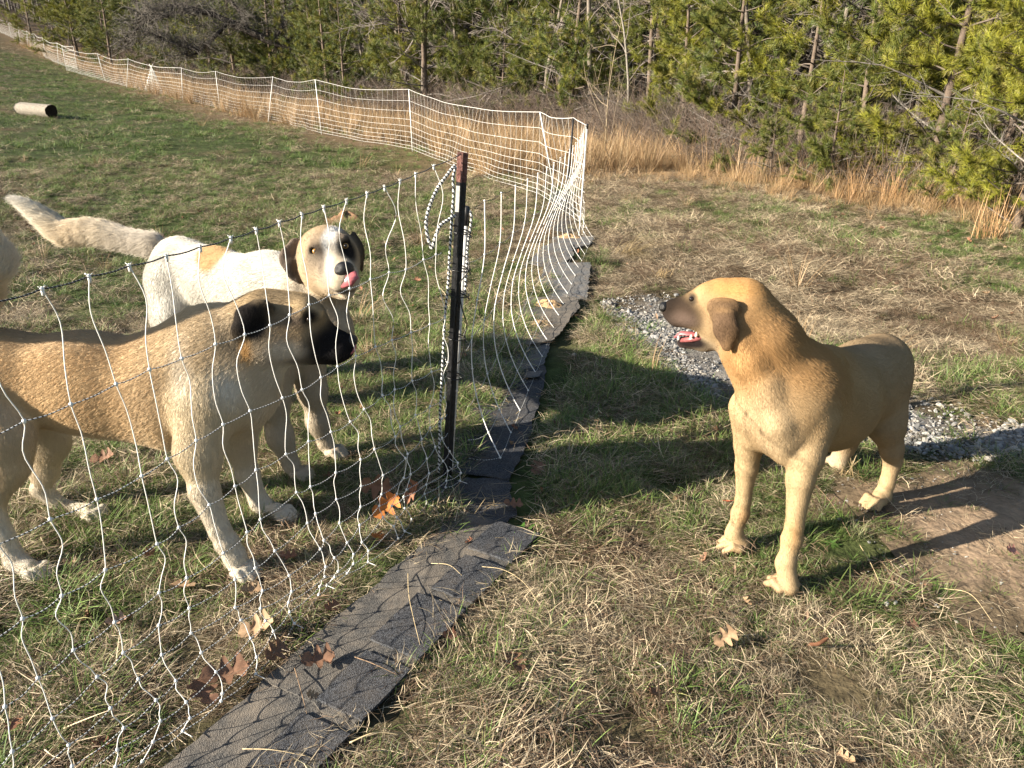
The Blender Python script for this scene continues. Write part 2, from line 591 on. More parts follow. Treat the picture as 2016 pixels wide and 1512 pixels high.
def make_gravel():
    m_st = mat_attr('gravel_stone', .8, .25, .45, noise=.2, nscale=8)
    r = np.random.default_rng(9)
    protos = []
    for k in range(6):
        m = MB(); m.ball((0, 0, 0), (1, .75, .5), seg=7, ring=5, col=(.20, .197, .190) if k % 3 else (.27, .25, .22))
        V = m.v[0]; V *= (1 + r.normal(0, .13, (len(V), 1))); V[:, 0] *= r.uniform(.8, 1.4)
        protos.append(m.build('g', m_st, link=False, smooth=False))
    ng = proto_set('gravel_stone', protos)
    P = np.array(GRAVEL)
    n = 42000
    x = r.uniform(P[:, 0].min(), 3.2, n * 2); y = r.uniform(P[:, 1].min(), P[:, 1].max(), n * 2)
    k = in_poly(x + r.normal(0, .035, 2 * n), y + r.normal(0, .035, 2 * n), GRAVEL) & (r.random(2 * n) < .12 + .88 * (sn(x, y, 5, 6) > -.35)) 
    x, y = x[k][:n], y[k][:n]; n = len(x)
    s = r.lognormal(-5.2, .45, n).clip(.003, .026)
    z = ground_z(x, y) + .006 + s * .3
    tag(scatter('gravel', ng, np.c_[x, y, z], r.uniform(-.6, .6, (n, 3)) + np.c_[np.zeros(n), np.zeros(n), r.uniform(0, 6, n)], s, r.integers(0, 6, n)), 'grey crushed stone lying in the path', 'gravel', kind='stuff')
    # crumbs on the bare earth
    n = 1500
    D = np.array(DIRT)
    x = r.uniform(D[:, 0].min(), 2.6, n); n = n; y = r.uniform(D[:, 1].min(), D[:, 1].max(), n)
    k = in_poly(x, y, DIRT); x, y = x[k], y[k]; n = len(x)
    s = r.lognormal(-6.0, .45, n).clip(.0012, .009)
    tag(scatter('pebbles', ng, np.c_[x, y, ground_z(x, y) + .005], r.uniform(-.5, .5, (n, 3)), s, r.integers(0, 6, n)), 'small crumbs and pebbles on the bare earth', 'pebbles', kind='stuff')

M_gravel_bed = mat_attr('gravel_bed', .95, .1, 0, noise=.5, nscale=60, bump=1.0, bscale=120)
M_dirt = mat_attr('bare_earth', .95, .12, 0, noise=.28, nscale=22, bump=.9, bscale=38)
if 'ground' in SKIP:
    tag(fast_mesh('ground', [(-50, -5, 0), (50, -5, 0), (50, 90, 0), (-50, 90, 0)], [(0, 1, 2, 3)], M_ground, False, [(.2, .15, .09)] * 4), kind='structure')
else:
    make_ground()
    sheet('gravel_path', GRAVEL, M_gravel_bed, (.19, .175, .155), .008, wob=.09, seed=3)
    sheet('dirt_patch', DIRT, M_dirt, (.27, .195, .13), .008, wob=.11, seed=13)
    make_grass()
    make_gravel()

# ------------------------------------------------------------------ the wood behind
def z_euler(D):
    "euler angles that turn local Z to the directions D"
    D = D / (np.linalg.norm(D, axis=1, keepdims=True) + 1e-9)
    return np.c_[np.zeros(len(D)), np.arccos(D[:, 2].clip(-1, 1)), np.arctan2(D[:, 1], D[:, 0])]

def needle_protos():
    r = np.random.default_rng(4)
    out = []
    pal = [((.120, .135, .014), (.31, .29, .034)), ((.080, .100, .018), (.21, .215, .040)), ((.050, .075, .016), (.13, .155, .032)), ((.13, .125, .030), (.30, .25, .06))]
    for c0, c1 in pal:
        for v in range(2):
            m = MB()
            for _ in range(46):
                az = r.uniform(0, 6.28); sp = r.uniform(.25, 1.15); L = r.uniform(.055, .085); w = .0021
                d = np.array([math.sin(sp) * math.cos(az), math.sin(sp) * math.sin(az), math.cos(sp)])
                b = np.array([0, 0, r.uniform(-.05, .035)])
                s_ = np.cross(d, [r.normal(), r.normal(), r.normal()]); s_ /= np.linalg.norm(s_)
                tip = b + d * L + np.array([0, 0, -.006])
                g = r.uniform(.8, 1.2)
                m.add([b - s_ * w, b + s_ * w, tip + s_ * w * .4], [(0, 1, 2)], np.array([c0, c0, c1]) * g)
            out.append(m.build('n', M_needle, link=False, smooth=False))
    return proto_set('needle_spray', out)

def limb(r, p, d, L, n, curve, droop):
    pts = [np.array(p, float)]
    d = np.array(d, float)
    for k in range(n):
        d = d + np.array([r.normal(0, curve), r.normal(0, curve), r.normal(0, curve) + droop])
        d /= np.linalg.norm(d)
        pts.append(pts[-1] + d * L / n)
    return np.array(pts)

def pine_model(seed, H, low=.35, dens=1.0, tone=0, spread=.30, lean=.0):
    r = np.random.default_rng(seed)
    tr = MB()
    tc = (.13, .10, .078)
    trunk = limb(r, (0, 0, -.15), (lean, 0, 1), H + .15, 9, .02, .04)
    rad = np.linspace(.018 * H ** .9, .006, 10)
    tr.tube(trunk, rad, 9, tc)
    P, D, I = [], [], []
    br = MB()
    z = low
    while z < H * .97:
        t = (z + .15) / (H + .15) * 9; k = min(int(t), 8); base = trunk[k] * (1 - (t - k)) + trunk[k + 1] * (t - k)
        nb = r.integers(2, 5)
        a0 = r.uniform(0, 6.28)
        for b in range(nb):
            az = a0 + b * 6.283 / nb + r.normal(0, .3)
            L = (spread * (H - z) ** .85 + .35) * r.uniform(.65, 1.2)
            el = r.uniform(.05, .55)
            pts = limb(r, base, (math.cos(az) * math.cos(el), math.sin(az) * math.cos(el), math.sin(el)), L, 6, .10, .02)
            dead = (z < H * .28 and r.random() < .35)
            br.tube(pts, np.linspace(.006 + .006 * L, .002, 7), 4, (.14, .115, .095) if not dead else (.20, .18, .16), cap=False)
            for q in range(int(L / .085)):
                f = r.uniform(.22, 1.0) * 6; i = min(int(f), 5)
                p = pts[i] * (1 - (f - i)) + pts[i + 1] * (f - i)
                dd = pts[i + 1] - pts[i]; dd /= np.linalg.norm(dd)
                sd = dd + r.normal(0, .75, 3) + [0, 0, .25]; sd /= np.linalg.norm(sd)
                tl = r.uniform(.12, .34)
                tw = limb(r, p, sd, tl, 3, .14, .05)
                br.tube(tw, [.0032, .0026, .002, .0012], 3, (.15, .12, .09) if not dead else (.22, .2, .18), cap=False)
                if dead: continue
                for u in np.arange(.3, 1.01, .06 / tl / dens):
                    g = u * 3; j = min(int(g), 2)
                    P.append(tw[j] * (1 - (g - j)) + tw[j + 1] * (g - j)); D.append(tw[j + 1] - tw[j] + r.normal(0, .03, 3)); I.append(0)
        z += r.uniform(.16, .30) * (1 + z / H * .4)
    P, D = np.array(P), np.array(D)
    n = len(P)
    zz = z_euler(D)
    u = r.random(n)
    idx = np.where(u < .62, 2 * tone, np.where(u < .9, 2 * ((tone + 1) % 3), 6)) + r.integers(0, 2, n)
    s = r.uniform(.95, 1.75, n)
    me = points_mesh('crown', P, zz, s, idx)
    to = tr.build('trunk', M_bark); bo = br.build('limbs', M_bark)
    meshes = (to.data, bo.data, me)
    bpy.data.objects.remove(to); bpy.data.objects.remove(bo)
    return meshes

def put_tree(name, meshes, ng, x, y, rz, s, label, group, cat='tree'):
    E = empty(name, (x, y, float(ground_z(x, y)) - .02), rz)
    E.scale = (s, s, s)
    tag(E, label, cat, group)
    for nm, me in zip(('trunk', 'limbs', 'crown'), meshes):
        if me is None: continue
        o = bpy.data.objects.new(nm, me); C.objects.link(o); o.parent = E
        if nm != 'trunk': o['kind'] = 'stuff'
        if nm == 'crown' and ng:
            md = o.modifiers.new('scatter', 'NODES'); md.node_group = ng
    return E

def bare_model(seed, H, col=(.17, .145, .12), spread=.55, low=.25, fine=1.0, base_r=None, lean=(0, 0), twig=(.19, .165, .15)):
    r = np.random.default_rng(seed)
    tr, br = MB(), MB()
    trunk = limb(r, (0, 0, -.15), (lean[0], lean[1], 1), H, 10, .05, .02)
    R0 = base_r or .012 * H
    tr.tube(trunk, np.linspace(R0, R0 * .15, 11), 8, col)
    def grow(p, d, L, rad, lev):
        n = 5 if lev < 2 else 3
        pts = limb(r, p, d, L, n, .13, .03)
        br.tube(pts, np.linspace(rad, rad * .35, n + 1), 4 if lev < 1 else 3, col if lev < 1 else twig, cap=False)
        if lev >= 3: return
        k = int((3 + L * 4.5) * fine) if lev < 2 else int((2 + L * 5) * fine)
        for _ in range(k):
            f = r.uniform(.2, 1) * n; i = min(int(f), n - 1)
            q = pts[i] * (1 - (f - i)) + pts[i + 1] * (f - i)
            dd = (pts[i + 1] - pts[i]) / np.linalg.norm(pts[i + 1] - pts[i])
            nd = dd + r.normal(0, .6, 3); nd /= np.linalg.norm(nd)
            grow(q, nd, L * r.uniform(.3, .6), max(rad * .5, .0016), lev + 1)
    z = low * H
    while z < H * .95:
        t = z / H * 10; k = min(int(t), 9); b = trunk[k] * (1 - (t - k)) + trunk[k + 1] * (t - k)
        az = r.uniform(0, 6.28); el = r.uniform(.1, 1.0)
        grow(b, (math.cos(az) * math.cos(el), math.sin(az) * math.cos(el), math.sin(el)), spread * (H - z) * .6 + .35, R0 * .35 * (1 - z / H) + .004, 1)
        z += H * r.uniform(.04, .09)
    to = tr.build('trunk', M_bark); bo = br.build('limbs', M_bark)
    ms = (to.data, bo.data)
    bpy.data.objects.remove(to); bpy.data.objects.remove(bo)
    return ms

def along(s, off):
    "point at arc position s (m) along the treeline, off metres into the wood"
    seg = np.diff(TL, axis=0); L = np.hypot(seg[:, 0], seg[:, 1]); cum = np.r_[0, np.cumsum(L)]
    i = int(np.clip(np.searchsorted(cum, s) - 1, 0, len(L) - 1))
    t = (s - cum[i]) / L[i]
    p = TL[i] + seg[i] * t
    n = np.array([seg[i][1], -seg[i][0]]) / L[i]      # towards the wood
    return p + n * off

def make_forest():
    ng = needle_protos()
    r = np.random.default_rng(17)
    bushy = [pine_model(s, H, .08, 1.0, t, .42) for s, H, t in ((1, 3.8, 0), (2, 4.6, 0), (3, 3.2, 1), (8, 4.2, 1))]
    dull = [pine_model(s, H, .15, .8, t, .42) for s, H, t in ((11, 4.6, 1), (12, 3.6, 2), (13, 5.0, 2))]
    tall = [pine_model(s, H, l, .9, t, .26) for s, H, l, t in ((4, 6.5, .5, 1), (5, 7.2, .8, 0), (6, 6.0, .4, 2))]
    bare = [bare_model(s, H) for s, H in ((1, 5.5), (2, 7.0), (3, 4.6), (4, 6.2))]
    # -- trees that the photograph lets one find
    px = [  # foot pixel x, distance, model, scale, label
        (1522, 11.0, 2, .36, 'very small bright green pine standing in the straw before the brush'),
        (1880, 8.9, 2, .42, 'small yellow-green pine with boughs on the straw, under the wide one'),
        (1640, 10.2, 3, .40, 'small dull pine half hidden behind the dry stalks'),
        (2040, 7.6, 1, .75, 'pine at the right edge whose boughs reach over the straw'),
        (1985, 9.2, 0, 1.0, 'bushy yellow-green pine at the right edge of the wood'),
        (1840, 9.7, 1, .95, 'wide low-branched pine with dark hollows beside the one at the edge of the frame'),
        (1690, 10.9, 2, 1.05, 'bright yellow-green young pine above the dead leaves'),
        (1905, 11.0, 3, 1.1, 'taller yellow-green pine standing behind the wide low-branched one'),
        (1570, 12.4, 0, .95, 'loose open pine with bare limbs in front of dark trunks'),
        (1440, 13.6, 3, .95, 'dull green pine left of the loose open one'),
        (1340, 15.8, 1, .9, 'drooping grey-green pine beside the thin pale trunk'),
        (1100, 21.5, 2, 1.3, 'low spreading pine behind the corner of the net'),
        (985, 21.0, 2, .95, 'rounded small pine just behind the far net'),
        (800, 27.0, 0, 1.15, 'yellow-green pine with a crooked bare trunk beside it'),
        (660, 30.0, 3, 1.2, 'yellow-green pine whose low boughs hang over the dark thicket'),
        (190, 52.0, 1, 1.5, 'broad green pine on the rising ground beyond the upper net'),
        (110, 60.0, 0, 1.6, 'green pine farthest up the slope'),
        (250, 46.0, 3, 1.4, 'green pine next to the grey leaning tree'),
        (480, 38.0, 2, 1.9, 'dark green rounded pine behind the grey leaning tree'),
    ]
    taken = []
    low_names = {q[0].name for q in bushy + dull}
    for x_, Y, k, s, lab in px:
        X = at(x_, 300, Y)[0]
        put_tree('pine_tree', bushy[k], ng, X, Y, r.uniform(0, 6.28), s, lab, 'pines of the wood')
        taken.append((X, Y))
    S = np.hypot(*np.diff(TL, axis=0).T).sum()
    n = 0; tries = 0
    while n < 62 and tries < 4000:
        tries += 1
        s = r.uniform(1.5, 92); off = r.uniform(.3, 6.5) if n > 22 else r.uniform(-.2, 1.6)
        p = along(s, off)
        md = 1.0 + p[1] * .022
        if min(np.hypot(p[0] - a, p[1] - b) for a, b in taken) < md: continue
        if off < 1.2 and 16 < s < 24 and r.random() < .3: continue
        taken.append(tuple(p)); n += 1
        front = off < 2.4
        side_ = 'right of the net corner' if s < 17 else ('behind the middle of the far net' if s < 38 else 'behind the far end of the net')
        mm = (bushy[r.integers(0, 4)] if s < 13 else dull[r.integers(0, 3)]) if (front or r.random() < .4) else tall[r.integers(0, 3)]
        put_tree('pine_tree', mm, ng, p[0], p[1], r.uniform(0, 6.28), r.uniform(.85, 1.25) * (1 + p[1] * .006), ('low-branched bushy pine ' if mm[0].name in low_names else 'taller thin-crowned pine ') + ('at the front of the wood ' if front else 'deeper in the wood ') + side_, 'pines standing inside the wood')
    n = 0; tries = 0
    while n < 40 and tries < 3000:
        tries += 1
        s = r.uniform(6, 66); off = r.uniform(.1, 5)
        p = along(s, off)
        if min(np.hypot(p[0] - a, p[1] - b) for a, b in taken) < .7: continue
        taken.append(tuple(p)); n += 1
        put_tree('bare_tree', bare[r.integers(0, 4)], None, p[0], p[1], r.uniform(0, 6.28), r.uniform(.8, 1.25), ('leafless thin tree at the front of the wood ' if off < 2.2 else 'leafless thin tree deeper in the wood ') + ('right of the net corner' if s < 17 else ('behind the middle of the far net' if s < 38 else 'behind the far end of the net')), 'leafless trees inside the wood')
    # single leafless trees at the edge
    pale = bare_model(31, 5.0, (.22, .20, .17), .28, .3, .55, .035)
    X = at(1237, 300, 17.0)[0]
    put_tree('bare_tree', pale, None, X, 17.0, .4, 1, 'straight pale grey trunk at the edge of the wood, right of the net corner', 'leafless trees at the edge')
    sap = bare_model(33, 3.2, (.30, .24, .16), .62, .14, .35, .014, (.16, 0), (.26, .21, .15))
    g = gp(1192, 318)
    put_tree('sapling', sap, None, g[0], g[1], 1.9, 1, 'thin tan sapling with curved side twigs just right of the net corner', None, 'sapling')
    crook = bare_model(35, 5.5, (.20, .17, .14), .5, .2, .6, .07, (.35, 0))
    X = at(925, 300, 25)[0]
    put_tree('bare_tree', crook, None, X, 25, .2, 1.1, 'leaning grey-brown trunk behind the small rounded pine', 'leafless trees at the edge')
    # the grey tree that leans and arches over the far net
    rr = np.random.default_rng(77)
    Y0 = 32.5
    b = at(640, 140, Y0); b[2] = float(ground_z(b[0], b[1]))
    E = empty('leaning_tree', b); tag(E, 'dark leaning tree whose grey twiggy crown arches down over the far net', 'tree')
    def W(x, y, dy=0): return at(x, y, Y0 + dy)
    m = MB()
    t1 = smooth_path_([b, W(585, 104), W(540, 84), W(490, 62), W(450, 42), W(405, 25), W(360, 22), W(330, 30)], 26)
    m.tube(t1, np.linspace(.20, .045, 26), 8, (.045, .038, .034))
    o = m.build('trunk', M_bark); child_of(o, E)
    limbs = [smooth_path_([W(450, 42), W(425, 70, -.4), W(395, 98, -.6), W(372, 110, -.8), W(362, 104, -1)], 16),
             smooth_path_([W(395, 98, -.6), W(350, 88, -.8), W(320, 76, -1), W(290, 62, -1.2)], 14),
             smooth_path_([W(405, 25), W(350, 10, .3), W(300, 20, 0), W(262, 48, -.5)], 14),
             smooth_path_([W(490, 62), W(470, 20, .5), W(430, -20, 1), W(380, -60, 1)], 14),
             smooth_path_([W(540, 84), W(560, 40, .5), W(555, -20, 1), W(540, -90, 1)], 14),
             smooth_path_([W(330, 30), W(290, 40), W(262, 66), W(250, 90)], 12)]
    for q, P_ in enumerate(limbs):
        m = MB(); m.tube(P_, np.linspace(.085, .02, len(P_)), 6, (.050, .042, .038)); o = m.build('limb', M_bark); child_of(o, E)
    m = MB()
    for P_ in limbs + [t1[10:]]:
        for _ in range(60 if len(P_) < 16 else 75):
            k = rr.integers(1, len(P_)); p = P_[k]
            d = rr.normal(0, 1, 3); d[2] = abs(d[2]) * .5 - .1; d /= np.linalg.norm(d)
            q1 = limb(rr, p, d, rr.uniform(.5, 1.5), 5, .22, -.03)
            m.tube(q1, np.linspace(.012, .005, 6), 3, (.09, .08, .07), cap=False)
            for _ in range(9):
                j = rr.integers(1, 5); d2 = rr.normal(0, 1, 3); d2 /= np.linalg.norm(d2)
                m.tube(limb(rr, q1[j], d2, rr.uniform(.25, .7), 3, .3, -.02), [.008, .006, .005, .003], 3, (.13, .118, .105), cap=False)
    o = m.build('twigs', M_bark); child_of(o, E); o['kind'] = 'stuff'

    # -- tangle, thicket and tall grass: nobody could count it
    protos = []
    for k in range(5):            # briar and twig tangles 0-4
        m = MB(); rq = np.random.default_rng(50 + k)
        for _ in range(46):
            a = rq.uniform(0, 6.28); el = rq.uniform(.5, 1.5)
            c = np.array([(.15, .11, .088), (.12, .10, .085), (.19, .155, .125)][rq.integers(0, 3)]) * rq.uniform(.7, 1.2)
            P_ = limb(rq, (rq.normal(0, .16), rq.normal(0, .16), 0), (math.cos(a) * math.cos(el), math.sin(a) * math.cos(el), math.sin(el)), rq.uniform(.5, 1.3), 6, .2, -.07)
            m.tube(P_, np.linspace(.0042, .0016, 7), 3, c, cap=False)
            for _ in range(3):
                j = rq.integers(2, 6); d2 = rq.normal(0, 1, 3); d2[2] = abs(d2[2]); d2 /= np.linalg.norm(d2)
                m.tube(limb(rq, P_[j], d2, rq.uniform(.15, .4), 3, .2, 0), [.0025, .002, .0016, .001], 3, c * 1.15, cap=False)
        protos.append(m.build('u', M_bark, link=False))
    for k in range(4):            # tall broomsedge 5-8
        m = MB(); rq = np.random.default_rng(70 + k)
        for _ in range(46):
            a = rq.uniform(0, 6.28); rad = rq.uniform(0, .10); g = rq.uniform(.75, 1.2)
            c = np.array([.42, .275, .145]) * g if rq.random() < .7 else np.array([.44, .33, .19]) * g
            blade_mesh(m, (rad * math.cos(a), rad * math.sin(a), 0), a + rq.normal(0, .5), rq.uniform(1.15, 1.52), rq.uniform(.35, .95), .0032, rq.uniform(.1, .9), c * .75, c, seg=4)
        protos.append(m.build('u', M_blade, link=False))
    for k in range(2):            # brown hanging leaves 9-10
        m = MB(); rq = np.random.default_rng(90 + k)
        for _ in range(26):
            p = rq.normal(0, .22, 3); p[2] = abs(p[2]) + .25
            blade_mesh(m, p, rq.uniform(0, 6.28), rq.uniform(-1.2, .3), .09, .018, .7, (.34, .19, .10), (.42, .25, .14))
        protos.append(m.build('u', M_blade, link=False))
    nu = proto_set('undergrowth_piece', protos)
    def band(name, label, n, s0, s1, o0, o1, lo, hi, sc0, sc1, seed, tiltv=.15, zs=1.0, cat='undergrowth'):
        q = np.random.default_rng(seed)
        # denser where nearer
        s = s0 + (s1 - s0) * q.random(n) ** 1.25
        off = q.uniform(o0, o1, n)
        P = np.array([along(a, b) for a, b in zip(s, off)])
        P = np.c_[P, ground_z(P[:, 0], P[:, 1]) - .02]
        sc = q.uniform(sc0, sc1, n)
        rot = np.c_[q.normal(0, tiltv, n), q.normal(0, tiltv, n), q.uniform(0, 6.28, n)]
        tag(scatter(name, nu, P, rot, np.c_[sc, sc, sc * zs], q.integers(lo, hi, n)), label, cat, kind='stuff')
    band('undergrowth', 'grey-brown tangle of briars and twigs under the pines', 1700, 3, 60, -.5, 4.5, 0, 5, .5, 1.15, 1)
    band('undergrowth', 'dense brown thicket behind the tall orange grass', 800, 17, 75, -.6, 3.0, 0, 5, .8, 1.4, 2)
    band('tall_grass', 'tall orange-tan grass standing behind the far net', 1500, 17, 78, -4.2, -.4, 5, 9, .55, 1.05, 3, cat='tall grass')
    band('tall_grass', 'dry tan grass standing along the foot of the wood', 360, 2, 19, -1.15, .5, 5, 9, .35, .85, 4, .25, cat='tall grass')
    band('leaves', 'dead brown leaves hanging in the brush', 16, 6, 17, -.2, 1.3, 9, 11, .6, 1.1, 5, cat='leaves')
    # -- distant woods: many crowns that read as one mass
    far = []
    for k, (ms, s) in enumerate(((tall[0], 1), (tall[2], 1))):
        rq = np.random.default_rng(300 + k)
        m = MB()
        n_ = 2600
        H = 7.5
        z = rq.uniform(.3, 1, n_) ** .8 * H; rad = (1.9 - z / H * 1.5) * np.sqrt(rq.random(n_)) * 1.05; a = rq.uniform(0, 6.28, n_)
        m.tube([(0, 0, 0), (0, 0, H * .95)], [.10, .02], 6, (.12, .10, .085))
        for zz_, rr_, aa in zip(z, rad, a):
            p = np.array([rr_ * math.cos(aa), rr_ * math.sin(aa), zz_]); d = rq.normal(0, 1, 3); d /= np.linalg.norm(d); e = np.cross(d, rq.normal(0, 1, 3)); e /= np.linalg.norm(e)
            m.add([p - e * .035, p + e * .035, p + d * .26], [(0, 1, 2)], (.06, .085, .024))
        for _ in range(240):
            zz_ = rq.uniform(.1, H); aa = rq.uniform(0, 6.28)
            m.tube([(0, 0, zz_), (1.1 * math.cos(aa), 1.1 * math.sin(aa), zz_ + .3)], [.016, .005], 3, (.13, .11, .095), cap=False)
        far.append(m.build('f', M_needle, link=False, smooth=False))
    nf = proto_set('distant_tree', far)
    q = np.random.default_rng(8)
    n = 1150
    s = q.uniform(0, S * .93, n); off = 4.4 + q.random(n) ** 1.4 * 26
    P = np.array([along(a, b) for a, b in zip(s, off)])
    extra = np.c_[q.uniform(-150, -35, 160), q.uniform(110, 190, 160)]
    P = np.r_[P, extra]
    P = P[~((forest_depth(P[:, 0], P[:, 1]) < 4))]
    n = len(P)
    P = np.c_[P, ground_z(P[:, 0], P[:, 1])]
    tag(scatter('distant_woods', nf, P, np.c_[np.zeros((n, 2)), q.uniform(0, 6.28, n)], q.uniform(.8, 1.5, n), q.integers(0, 2, n)), 'deep dark mass of the wood behind its edge', 'woods', kind='stuff')

def smooth_path_(pts, n):
    P = np.asarray(pts, float)
    P = np.vstack([2 * P[0] - P[1], P, 2 * P[-1] - P[-2]])
    out = []; seg = len(P) - 3
    for i in range(n):
        t = i / (n - 1) * seg; k = min(int(t), seg - 1); t -= k
        p0, p1, p2, p3 = P[k:k + 4]
        out.append(.5 * ((2 * p1) + (p2 - p0) * t + (2 * p0 - 5 * p1 + 4 * p2 - p3) * t * t + (3 * p1 - p0 - 3 * p2 + p3) * t ** 3))
    return np.array(out)

if 'forest' not in SKIP:
    make_forest()

# ------------------------------------------------------------------ electric nets and posts
M_white_post = mat_plain('white_fibreglass', (.66, .65, .62), .45, .4, noise=.12, scale=20)
M_black_post = mat_plain('black_paint', (.018, .018, .019), .45, .4, noise=.5, scale=40, bump=.3, bscale=90)
M_rust = mat_plain('pink_rust_paint', (.26, .13, .11), .7, .25, scale=45, col2=(.10, .05, .042), bump=.5, bscale=120)
M_black_cap = mat_plain('black_plastic', (.014, .014, .015), .4, .5)
M_wire = mat_plain('black_wire', (.012, .012, .012), .4, .5)

def mat_twist(name, c1, c2, freq, duty=.5):
    m, n, l, p = mat_new(name)
    p.inputs['Roughness'].default_value = .55
    tc = n.new('ShaderNodeTexCoord')
    w = n.new('ShaderNodeTexWave')
    w.wave_type = 'BANDS'; w.bands_direction = 'DIAGONAL'
    w.inputs['Scale'].default_value = freq
    w.inputs['Distortion'].default_value = .6
    l.new(tc.outputs['Object'], w.inputs[0])
    r = n.new('ShaderNodeValToRGB')
    r.color_ramp.interpolation = 'CONSTANT'
    r.color_ramp.elements[0].color = (*c1, 1)
    r.color_ramp.elements[1].color = (*c2, 1)
    r.color_ramp.elements[1].position = duty
    l.new(w.outputs[1], r.inputs[0])
    l.new(r.outputs[0], p.inputs['Base Color'])
    return m
M_twist = mat_twist('twisted_black_white_string', (.02, .02, .02), (.66, .66, .64), 55, .34)
M_twist_dark = mat_twist('twisted_dark_string', (.014, .014, .014), (.30, .30, .29), 60, .9)
M_rope = mat_twist('braided_rope_black_white', (.02, .02, .02), (.60, .60, .58), 34, .45)

def smooth_path(pts, n):
    "Catmull-Rom through pts"
    P = np.asarray(pts, float)
    P = np.vstack([2 * P[0] - P[1], P, 2 * P[-1] - P[-2]])
    out = []
    seg = len(P) - 3
    for i in range(n):
        t = i / (n - 1) * seg
        k = min(int(t), seg - 1); t -= k
        p0, p1, p2, p3 = P[k:k + 4]
        out.append(.5 * ((2 * p1) + (p2 - p0) * t + (2 * p0 - 5 * p1 + 4 * p2 - p3) * t * t + (3 * p1 - p0 - 3 * p2 + p3) * t ** 3))
    return np.array(out)

ROWS = [1.09, .88, .665, .50, .37, .28, .205, .150, .105, .065, .03]

def near_net():
    fr = np.random.default_rng(21)
    E = empty('electric_net', (-.45, 2.0, 0))
    tag(E, 'near net of slack wavy white strands under a black top line', 'net fence', 'white electric nets')
    p_end = np.array([-.235, 2.54]); dirn = np.array([-.4355, -.9]) / np.linalg.norm([-.4355, -.9])
    side = np.array([-dirn[1], dirn[0]])       # towards the shingles is -side?
    if side[0] < 0: side = -side
    step = .0875
    n = 23
    # slack field for every knot
    K = np.zeros((n, len(ROWS), 3))
    ph = fr.uniform(0, 6.28, 8)
    for i in range(n):
        t = .045 + i * step
        drift = 0
        for j, z in enumerate(ROWS):
            a = 1 - z / 1.09
            amp = .004 + .020 * a
            off = side * (amp * (math.sin(i * .9 + j * 1.1 + ph[0]) + .6 * math.sin(i * .37 + ph[1] - j * .8)) + .055 * a ** 3)
            drift += fr.normal(0, .008) * (.4 + a) + .004 * math.sin(i * .5 + ph[2] + j)
            near_post = max(0, 1 - t / .42)
            if z < .5: drift -= .004 * near_post
            tt = t + drift + .05 * near_post * a * (1 - a) * -1
            p = p_end + dirn * tt + off
            g = float(ground_z(p[0], p[1]))
            if j == 0: z = 1.078 + .075 * math.exp(-t / .55)
            zz = z * (1 if j == 0 else .985) + fr.normal(0, .003) * (j > 0) - (.012 * math.sin(math.pi * min(1, (t % 3.2) / 3.2)) if j < 2 else 0)
            K[i, j] = (p[0], p[1], g + max(zz, .012))
    top_anchor = at(909, 303, 2.60)
    K[0, 0] = K[0, 0] * .9 + top_anchor * .1
    for j in range(len(ROWS)):
        start = top_anchor if j == 0 else np.array([p_end[0], p_end[1], K[0, j, 2]])
        path = []
        pts = [start] + [K[i, j] for i in range(n)]
        for a, b in zip(pts[:-1], pts[1:]):
            for q in range(5):
                t = q / 5
                w = math.sin(t * math.pi)
                path.append(a * (1 - t) + b * t - np.array([0, 0, .0035 * w * (1 if j < 3 else 2)]) + np.array([side[0], side[1], 0]) * fr.normal(0, .0006))
        path.append(pts[-1])
        m = MB(); m.tube(path, .0017 if j == 0 else .0012, 5)
        o = m.build('net_string', M_twist_dark if j == 0 else M_twist)
        child_of(o, E)
        if j == 0: o['label'] = 'black top line of the net'
    for i in range(n):
        pts = []
        for j in range(len(ROWS) - 1):
            a, b = K[i, j], K[i, j + 1]
            L = np.linalg.norm(a - b)
            bow = np.array([dirn[0], dirn[1], 0]) * (fr.choice([-1, 1]) * fr.uniform(.01, .13) * L) + np.array([side[0], side[1], 0]) * fr.uniform(-.08, .08) * L
            pts += [a, a * .68 + b * .32 + bow, a * .32 + b * .68 + bow * fr.uniform(-.3, 1.0)]
        pts.append(K[i, -1])
        # loose tail with a last knot at the foot of the strand
        e = K[i, -1]
        if i % 2 == 0:
            pts.append(e + np.array([side[0], side[1], 0]) * .03 + np.array([0, 0, -.004]))
        path = smooth_path(pts, len(pts) * 4)
        m = MB(); m.tube(path, .00112, 5)
        s_ = m.build('net_strand', M_string); child_of(s_, E)
        m = MB()
        for j in range(len(ROWS)):
            p = K[i, j]
            m.ball(p, (.0042, .0042, .0050), seg=7, ring=5)
            if j == 0:
                m.tube([p, p + [0, 0, -.012]], [.0036, .0028], 6)
                for q in range(4):     # the frayed ends of the tie
                    a = fr.uniform(0, 6.28)
                    m.tube([p, p + [.007 * math.cos(a), .007 * math.sin(a), .006]], [.0012, .0006], 4)
        k_ = m.build('knots', M_string, s_)
        k_.matrix_parent_inverse = Matrix(); k_['kind'] = 'stuff'

def post_thing(label, base, top, r, mat, name='fence_post', cap=None, capmat=None, group='white net posts', spike=True):
    base, top = np.asarray(base, float), np.asarray(top, float)
    E = empty(name, base)
    tag(E, label, 'post', group)
    m = MB(); m.tube([base - (top - base) / np.linalg.norm(top - base) * .06, base * .5 + top * .5, top], r, 10)
    o = m.build('shaft', mat); child_of(o, E)
    if cap:
        d = (top - base) / np.linalg.norm(top - base)
        m = MB(); m.tube([top - d * cap, top + d * .006, top + d * .011], [r * 1.35, r * 1.35, r * .8], 10)
        o = m.build('cap', capmat or M_black_cap); child_of(o, E)
    return E

